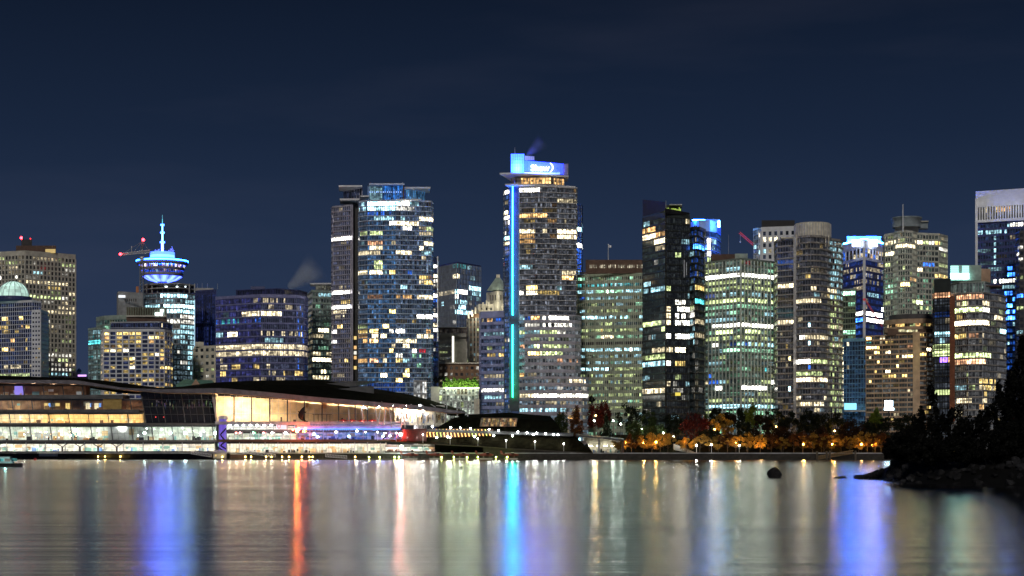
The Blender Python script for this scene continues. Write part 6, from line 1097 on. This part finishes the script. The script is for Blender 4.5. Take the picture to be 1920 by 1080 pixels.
for px, yt, w, lf, Yk, lab, sh in ((1052, 766, 30, 'green', 905, 'small green tree at the left end of the park, beside the pavilion', 'round'), (1080, 762, 30, 'rust', 905, 'orange brown tree between the green tree and the red maple', 'round'), (1114, 756, 36, 'red', 912, 'red maple in front of the green gridded office', 'round'), (1133, 753, 30, 'red', 916, 'taller red maple crowding the right side of the red maple', 'round'), (1137, 776, 30, 'darkgreen', 890, 'dark pointed evergreen in front of the red maples', 'cone'),
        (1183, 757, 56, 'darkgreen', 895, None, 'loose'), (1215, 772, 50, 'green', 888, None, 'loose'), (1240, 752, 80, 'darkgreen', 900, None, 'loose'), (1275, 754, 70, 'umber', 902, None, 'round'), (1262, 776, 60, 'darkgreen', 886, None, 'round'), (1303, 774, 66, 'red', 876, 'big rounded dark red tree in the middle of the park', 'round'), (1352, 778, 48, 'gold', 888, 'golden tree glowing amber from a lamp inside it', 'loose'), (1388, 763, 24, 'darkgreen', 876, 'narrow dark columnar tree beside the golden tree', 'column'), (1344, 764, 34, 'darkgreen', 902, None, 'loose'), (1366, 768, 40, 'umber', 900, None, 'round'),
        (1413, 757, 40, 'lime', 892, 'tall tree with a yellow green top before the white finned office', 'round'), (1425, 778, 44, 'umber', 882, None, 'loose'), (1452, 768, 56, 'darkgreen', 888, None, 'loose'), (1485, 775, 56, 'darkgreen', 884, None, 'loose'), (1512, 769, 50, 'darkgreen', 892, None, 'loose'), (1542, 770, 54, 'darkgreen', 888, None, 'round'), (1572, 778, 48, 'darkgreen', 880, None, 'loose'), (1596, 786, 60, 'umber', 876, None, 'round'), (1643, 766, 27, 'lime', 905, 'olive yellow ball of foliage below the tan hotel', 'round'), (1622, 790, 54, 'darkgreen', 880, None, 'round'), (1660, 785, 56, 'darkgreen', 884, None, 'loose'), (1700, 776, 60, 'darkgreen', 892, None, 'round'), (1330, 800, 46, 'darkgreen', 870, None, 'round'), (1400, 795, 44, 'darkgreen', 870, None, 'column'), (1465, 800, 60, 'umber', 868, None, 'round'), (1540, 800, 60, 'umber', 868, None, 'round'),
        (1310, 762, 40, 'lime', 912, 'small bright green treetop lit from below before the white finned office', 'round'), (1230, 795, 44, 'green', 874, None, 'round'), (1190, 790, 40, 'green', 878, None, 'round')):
    x, y = W(px, Yk); sh = sh or 'round'; tree('evergreen_tree' if sh == 'cone' else 'park_tree', lab or DKL, px, yt, 0, w, Yk, lf, G1 if not lab else None, sh, 1900, .75, .16 if sh in ('round', 'loose') else .05, zb=bank_z(x, y) - .1)
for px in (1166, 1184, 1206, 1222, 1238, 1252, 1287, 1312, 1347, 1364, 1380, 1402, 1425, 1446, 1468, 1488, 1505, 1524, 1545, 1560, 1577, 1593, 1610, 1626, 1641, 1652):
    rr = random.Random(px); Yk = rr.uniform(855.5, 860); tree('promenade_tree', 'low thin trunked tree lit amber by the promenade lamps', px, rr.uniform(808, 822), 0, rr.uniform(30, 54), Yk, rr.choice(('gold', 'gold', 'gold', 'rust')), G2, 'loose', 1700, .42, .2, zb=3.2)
for px, yt, w, Yk, zt_, lab in ((1108, 741, 22, 930, 0, 'small dark tree on the low podium roof before the green gridded office'), (824, 703, 26, 935, 0, 'dark tree beside the green hedge')): tree('rooftop_tree', lab, px, yt, 762 if px > 900 else 726, w, Yk, 'black', None, 'round', 500, .55, .15)
# the floodlit hedge on the gallery roof
hg = thing('roof_hedge', 'bright green floodlit hedge on the glass gallery roof', 'hedge', (X(864, 936), 936, Z(727, 936))); q = MB(); rr = random.Random(19)
for k in range(2600):
    px = rr.uniform(830, 898); t_ = rr.random(); top_y = 711 + 2.2 * math.sin(px * .5) + rr.uniform(-2, 2); yy = 727 + (top_y - 727) * t_; p = Vector((X(px, 936), 936 + rr.uniform(-1.5, 3), Z(yy, 936))); a = Vector((rr.gauss(0, 1), rr.gauss(0, 1), rr.gauss(0, 1))).normalized(); b2 = a.orthogonal().normalized(); c_ = a.cross(b2); h = rr.uniform(.15, .32)
    q.face([tuple(p - b2 * h - c_ * h), tuple(p + b2 * h - c_ * h), tuple(p + b2 * h + c_ * h), tuple(p - b2 * h + c_ * h)], LEAF['ivy'])
q.build('foliage', hg); q = MB(); q.box(X(829, 936), X(899, 936), 934, 940, Z(728.5, 936), Z(726.5, 936), GREY); q.build('planter', hg)
for px in (838, 852, 866, 880, 893): add_point(hg, (X(px, 931), 932.2, Z(725.5, 932)), 1500, (.9, 1, .5), .5)

# ================================================================== rocky island at the right
ISL = [(1560, 297), (1600, 293), (1648, 288), (1660, 276), (1700, 257), (1760, 247), (1840, 239), (1940, 232), (2300, 226), (2700, 222)]
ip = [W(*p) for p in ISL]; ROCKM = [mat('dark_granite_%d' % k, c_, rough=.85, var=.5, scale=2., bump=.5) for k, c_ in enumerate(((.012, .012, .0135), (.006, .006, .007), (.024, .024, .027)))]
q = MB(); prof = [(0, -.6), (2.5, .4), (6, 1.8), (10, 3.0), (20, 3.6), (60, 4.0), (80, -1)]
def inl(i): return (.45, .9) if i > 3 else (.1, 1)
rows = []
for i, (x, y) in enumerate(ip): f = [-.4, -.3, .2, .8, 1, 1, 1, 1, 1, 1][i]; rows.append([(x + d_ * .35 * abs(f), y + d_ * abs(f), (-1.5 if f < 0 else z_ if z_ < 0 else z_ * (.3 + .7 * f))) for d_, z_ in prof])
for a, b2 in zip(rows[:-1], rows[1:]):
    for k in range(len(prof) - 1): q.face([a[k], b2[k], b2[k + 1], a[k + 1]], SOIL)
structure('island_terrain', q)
def rock_mesh(seed, sub=2):
    import bmesh
    bm = bmesh.new(); bmesh.ops.create_icosphere(bm, subdivisions=sub, radius=1); rr = random.Random(seed); pl = [(Vector((rr.gauss(0, 1), rr.gauss(0, 1), rr.gauss(0, 1))).normalized(), rr.uniform(.55, .85)) for _ in range(9)]
    for v in bm.verts:
        c_ = v.co.copy()
        for n_, d_ in pl:
            e = c_.dot(n_) - d_
            if e > 0: c_ -= n_ * e
        v.co = c_ * rr.uniform(.96, 1.04)
    me = bpy.data.meshes.new('boulder'); bm.to_mesh(me); bm.free(); me.materials.append(ROCKM[seed % 3]); return me
RM = [rock_mesh(k) for k in range(8)]; rr = random.Random(55); nb_ = 0
def boulder(x, y, z, s_, lab, grp):
    o = bpy.data.objects.new('boulder', RM[rr.randrange(8)]); col.objects.link(o); o.location = (x, y, z); o.scale = (s_ * rr.uniform(.8, 1.4), s_ * rr.uniform(.8, 1.2), s_ * rr.uniform(.6, .95)); o.rotation_euler = (rr.uniform(-.4, .4), rr.uniform(-.4, .4), rr.uniform(0, 6)); return tag(o, lab, 'boulder', grp)
for i in range(3, 8):
    (xa, ya), (xb, yb_) = ip[i], ip[i + 1]; L = math.hypot(xb - xa, yb_ - ya); cnt = min(76, int(L * 3.6))
    for k in range(cnt):
        t_ = rr.random(); d_ = rr.random() ** 1.1 * 14; x = xa + (xb - xa) * t_ + d_ * .35; y = ya + (yb_ - ya) * t_ + d_
        if proj(x, y, 0)[0] > 1945: continue
        boulder(x, y, interp(prof, d_) + rr.uniform(-.1, .35), rr.uniform(.4, .95), 'angular dark boulder in the rocky shore of the island', 'boulders of the island shore')
for k in range(34):
    t_ = rr.random() ** .8; px = 1565 + 92 * t_; Yk = 297 - 9 * t_ + rr.uniform(-1, 1.5); boulder(X(px, Yk), Yk, rr.uniform(-.1, .25) + t_ ** 3 * 1.0, rr.uniform(.25, .5) + .6 * t_ ** 2, 'low dark rock in the tail that trails off the island into the water', 'rocks of the island tail')
o = bpy.data.objects.new('lone_rock', rock_mesh(12, 3)); col.objects.link(o); o.location = (X(1452.5, 308), 308, .35); o.scale = (1.75, 1.5, 1.5); o.rotation_euler = (.1, .12, 1.9); tag(o, 'lone black rock standing in open water left of the island', 'rock')
IL = 'black silhouetted leafy tree on the rocky island'
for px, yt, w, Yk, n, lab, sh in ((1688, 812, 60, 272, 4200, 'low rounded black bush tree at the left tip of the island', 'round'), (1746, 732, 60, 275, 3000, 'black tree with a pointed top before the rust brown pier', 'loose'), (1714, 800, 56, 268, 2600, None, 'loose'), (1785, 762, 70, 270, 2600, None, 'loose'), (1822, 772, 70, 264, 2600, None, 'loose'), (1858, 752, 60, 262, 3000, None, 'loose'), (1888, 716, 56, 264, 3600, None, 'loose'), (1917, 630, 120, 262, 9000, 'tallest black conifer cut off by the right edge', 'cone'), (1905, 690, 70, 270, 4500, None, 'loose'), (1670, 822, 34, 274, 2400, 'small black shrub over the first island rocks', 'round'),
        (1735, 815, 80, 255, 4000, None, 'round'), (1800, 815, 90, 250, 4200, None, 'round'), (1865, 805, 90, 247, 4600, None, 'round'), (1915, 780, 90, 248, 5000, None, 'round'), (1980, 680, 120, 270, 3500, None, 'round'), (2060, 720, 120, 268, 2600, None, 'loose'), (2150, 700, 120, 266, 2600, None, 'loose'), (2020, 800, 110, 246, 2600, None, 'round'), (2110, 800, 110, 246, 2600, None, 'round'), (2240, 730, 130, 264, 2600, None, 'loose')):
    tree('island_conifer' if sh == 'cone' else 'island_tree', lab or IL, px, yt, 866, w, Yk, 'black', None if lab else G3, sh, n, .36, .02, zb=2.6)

# ================================================================== steam plumes over two roofs
def plume(lab, px0, py0, px1, py1, Y, r0, r1, dens):
    q = MB(); n = 10
    for k in range(n):
        pass
    a, b2 = Vector(P(px0, py0, Y)), Vector(P(px1, py1, Y)); d_ = (b2 - a); u = d_.normalized().cross(Vector((0, 1, 0))).normalized(); w = Vector((0, 1, 0)); rings = []
    for k in range(n + 1):
        t_ = k / n; c_ = a + d_ * t_ + Vector((0, 0, -S(6, Y) * t_ * t_)); r = (r0 + (r1 - r0) * t_ ** .7) * (1 if 0 < k < n else .4); rings.append([tuple(c_ + u * (r * math.cos(2 * PI * j / 14)) + w * (r * math.sin(2 * PI * j / 14))) for j in range(14)])
    for k in range(n):
        for j in range(14): l = (j + 1) % 14; q.face([rings[k][j], rings[k][l], rings[k + 1][l], rings[k + 1][j]], BLACK)
    q.face(list(reversed(rings[0])), BLACK); q.face(rings[-1], BLACK)
    m = bpy.data.materials.new('steam_%d' % px0); m.use_nodes = True; nt = m.node_tree; nt.nodes.clear(); L, N = nt.links.new, nt.nodes.new; o = N('ShaderNodeOutputMaterial'); v = N('ShaderNodeVolumePrincipled'); L(v.outputs[0], o.inputs['Volume']); v.inputs['Color'].default_value = (.8, .88, 1, 1); v.inputs['Anisotropy'].default_value = 0
    geo = N('ShaderNodeNewGeometry'); sub = N('ShaderNodeVectorMath'); sub.operation = 'SUBTRACT'; sub.inputs[1].default_value = a; L(geo.outputs['Position'], sub.inputs[0]); dt = N('ShaderNodeVectorMath'); dt.operation = 'DOT_PRODUCT'; dt.inputs[1].default_value = d_ / d_.length_squared; L(sub.outputs[0], dt.inputs[0])
    pw = N('ShaderNodeMapRange'); pw.inputs['From Min'].default_value = 0; pw.inputs['From Max'].default_value = .85; pw.inputs['To Min'].default_value = 1; pw.inputs['To Max'].default_value = 0; pw.interpolation_type = 'SMOOTHSTEP'; L(dt.outputs['Value'], pw.inputs['Value'])
    cr_ = N('ShaderNodeVectorMath'); cr_.operation = 'SCALE'; cr_.inputs[0].default_value = d_; L(dt.outputs['Value'], cr_.inputs['Scale']); ds = N('ShaderNodeVectorMath'); ds.operation = 'DISTANCE'; L(sub.outputs[0], ds.inputs[0]); L(cr_.outputs[0], ds.inputs[1])
    rm = N('ShaderNodeMapRange'); rm.inputs['To Min'].default_value = r0; rm.inputs['To Max'].default_value = r1; L(dt.outputs['Value'], rm.inputs['Value']); dv = N('ShaderNodeMath'); dv.operation = 'DIVIDE'; L(ds.outputs['Value'], dv.inputs[0]); L(rm.outputs[0], dv.inputs[1]); fo = N('ShaderNodeMapRange'); fo.interpolation_type = 'SMOOTHSTEP'; fo.inputs['From Min'].default_value = .1; fo.inputs['From Max'].default_value = .95; fo.inputs['To Min'].default_value = 1; fo.inputs['To Max'].default_value = 0; L(dv.outputs[0], fo.inputs['Value'])
    ns = N('ShaderNodeTexNoise'); ns.inputs['Scale'].default_value = .12; ns.inputs['Detail'].default_value = 4; L(geo.outputs['Position'], ns.inputs['Vector']); nm_ = N('ShaderNodeMapRange'); nm_.inputs['From Min'].default_value = .3; nm_.inputs['From Max'].default_value = .7; nm_.inputs['To Min'].default_value = .3; nm_.inputs['To Max'].default_value = 1.3; L(ns.outputs['Fac'], nm_.inputs['Value'])
    m1 = N('ShaderNodeMath'); m1.operation = 'MULTIPLY'; L(pw.outputs[0], m1.inputs[0]); L(fo.outputs[0], m1.inputs[1]); m2 = N('ShaderNodeMath'); m2.operation = 'MULTIPLY'; L(m1.outputs[0], m2.inputs[0]); L(nm_.outputs[0], m2.inputs[1]); m3 = N('ShaderNodeMath'); m3.operation = 'MULTIPLY'; m3.inputs[1].default_value = dens; L(m2.outputs[0], m3.inputs[0]); L(m3.outputs[0], v.inputs['Density'])
    q.mats = [m]; q.m = [0] * len(q.f); ob = q.build('steam_plume'); import bmesh; bm = bmesh.new(); bm.from_mesh(ob.data); bmesh.ops.remove_doubles(bm, verts=bm.verts, dist=.001); bmesh.ops.recalc_face_normals(bm, faces=bm.faces); bm.to_mesh(ob.data); bm.free(); tag(ob, lab, 'steam', kind='stuff'); return ob
plume('pale steam plume drifting from the purple lit office roof', 541, 540, 612, 486, 1012, 2.5, 15, .5)
plume('faint blue steam wisp above the glowing sign crown', 988, 291, 1028, 256, 944, 1.5, 8, .25)

# ================================================================== sky, fill sun, camera
w = bpy.data.worlds.new('World'); scene.world = w; w.use_nodes = True; nt = w.node_tree; nt.nodes.clear(); L, N = nt.links.new, nt.nodes.new
out = N('ShaderNodeOutputWorld'); bg = N('ShaderNodeBackground'); L(bg.outputs[0], out.inputs['Surface'])
tc = N('ShaderNodeTexCoord'); sx = N('ShaderNodeSeparateXYZ'); L(tc.outputs['Generated'], sx.inputs[0]); ramp_ = N('ShaderNodeValToRGB'); L(sx.outputs['Z'], ramp_.inputs[0]); cr = ramp_.color_ramp
stops = [(0., (.036, .048, .088)), (.06, (.0245, .040, .085)), (.12, (.0165, .030, .067)), (.18, (.0095, .0190, .045)), (.255, (.0050, .0105, .026)), (1., (.0025, .005, .014))]
while len(cr.elements) < len(stops): cr.elements.new(.5)
for e, (p, c_) in zip(cr.elements, stops): e.position = p; e.color = (*c_, 1)
sky = N('ShaderNodeTexSky'); sky.sky_type = 'NISHITA'; sky.sun_disc = False; sky.sun_elevation = math.radians(-4); sky.sun_rotation = math.radians(200); sky.altitude = 10
sm = N('ShaderNodeVectorMath'); sm.operation = 'SCALE'; sm.inputs['Scale'].default_value = .02; L(sky.outputs[0], sm.inputs[0])
mp = N('ShaderNodeMapping'); mp.inputs['Scale'].default_value = (1.6, 1.6, 9); mp.inputs['Rotation'].default_value = (0, .12, 0); L(tc.outputs['Generated'], mp.inputs['Vector']); cn = N('ShaderNodeTexNoise'); cn.inputs['Scale'].default_value = 2.2; cn.inputs['Detail'].default_value = 5; L(mp.outputs[0], cn.inputs['Vector'])
cm = N('ShaderNodeMapRange'); cm.inputs['From Min'].default_value = .5; cm.inputs['From Max'].default_value = .8; cm.inputs['To Min'].default_value = 0; cm.inputs['To Max'].default_value = 1; L(cn.outputs['Fac'], cm.inputs['Value']); ck = N('ShaderNodeVectorMath'); ck.operation = 'SCALE'; ck.inputs[0].default_value = (.008, .0075, .010); L(cm.outputs[0], ck.inputs['Scale'])
a1 = N('ShaderNodeVectorMath'); L(ramp_.outputs[0], a1.inputs[0]); L(ck.outputs[0], a1.inputs[1]); a2 = N('ShaderNodeVectorMath'); L(a1.outputs[0], a2.inputs[0]); L(sm.outputs[0], a2.inputs[1]); L(a2.outputs[0], bg.inputs['Color']); bg.inputs['Strength'].default_value = 1.
sun = bpy.data.lights.new('facade_fill', 'SUN'); sun.energy = .95; sun.angle = math.radians(4); sun.color = (1, .93, .84); so = bpy.data.objects.new('facade_fill', sun); col.objects.link(so); so.rotation_euler = (math.radians(67), 0, math.radians(-7))  # added frontal sun lamp, lifts the facades in place of city glow
cam = bpy.data.cameras.new('camera'); cam.lens = F / 1920 * 36; cam.sensor_width = 36; cam.shift_y = (HZ - 540) / 1920; cam.clip_start = .5; cam.clip_end = 30000
co = bpy.data.objects.new('camera', cam); col.objects.link(co); co.location = (0, 0, CH); co.rotation_euler = (PI / 2, 0, 0); scene.camera = co
scene.view_settings.view_transform = 'Standard'; scene.view_settings.look = 'None'; scene.view_settings.exposure = 0; scene.view_settings.gamma = 1
scene.render.engine = 'CYCLES'; c = scene.cycles; c.use_denoising = True; c.use_light_tree = True; c.sample_clamp_indirect = 60; c.sample_clamp_direct = 0; c.max_bounces = 6; c.diffuse_bounces = 3; c.glossy_bounces = 3; c.transparent_max_bounces = 12; c.volume_bounces = 1; c.caustics_reflective = True; c.blur_glossy = 0.
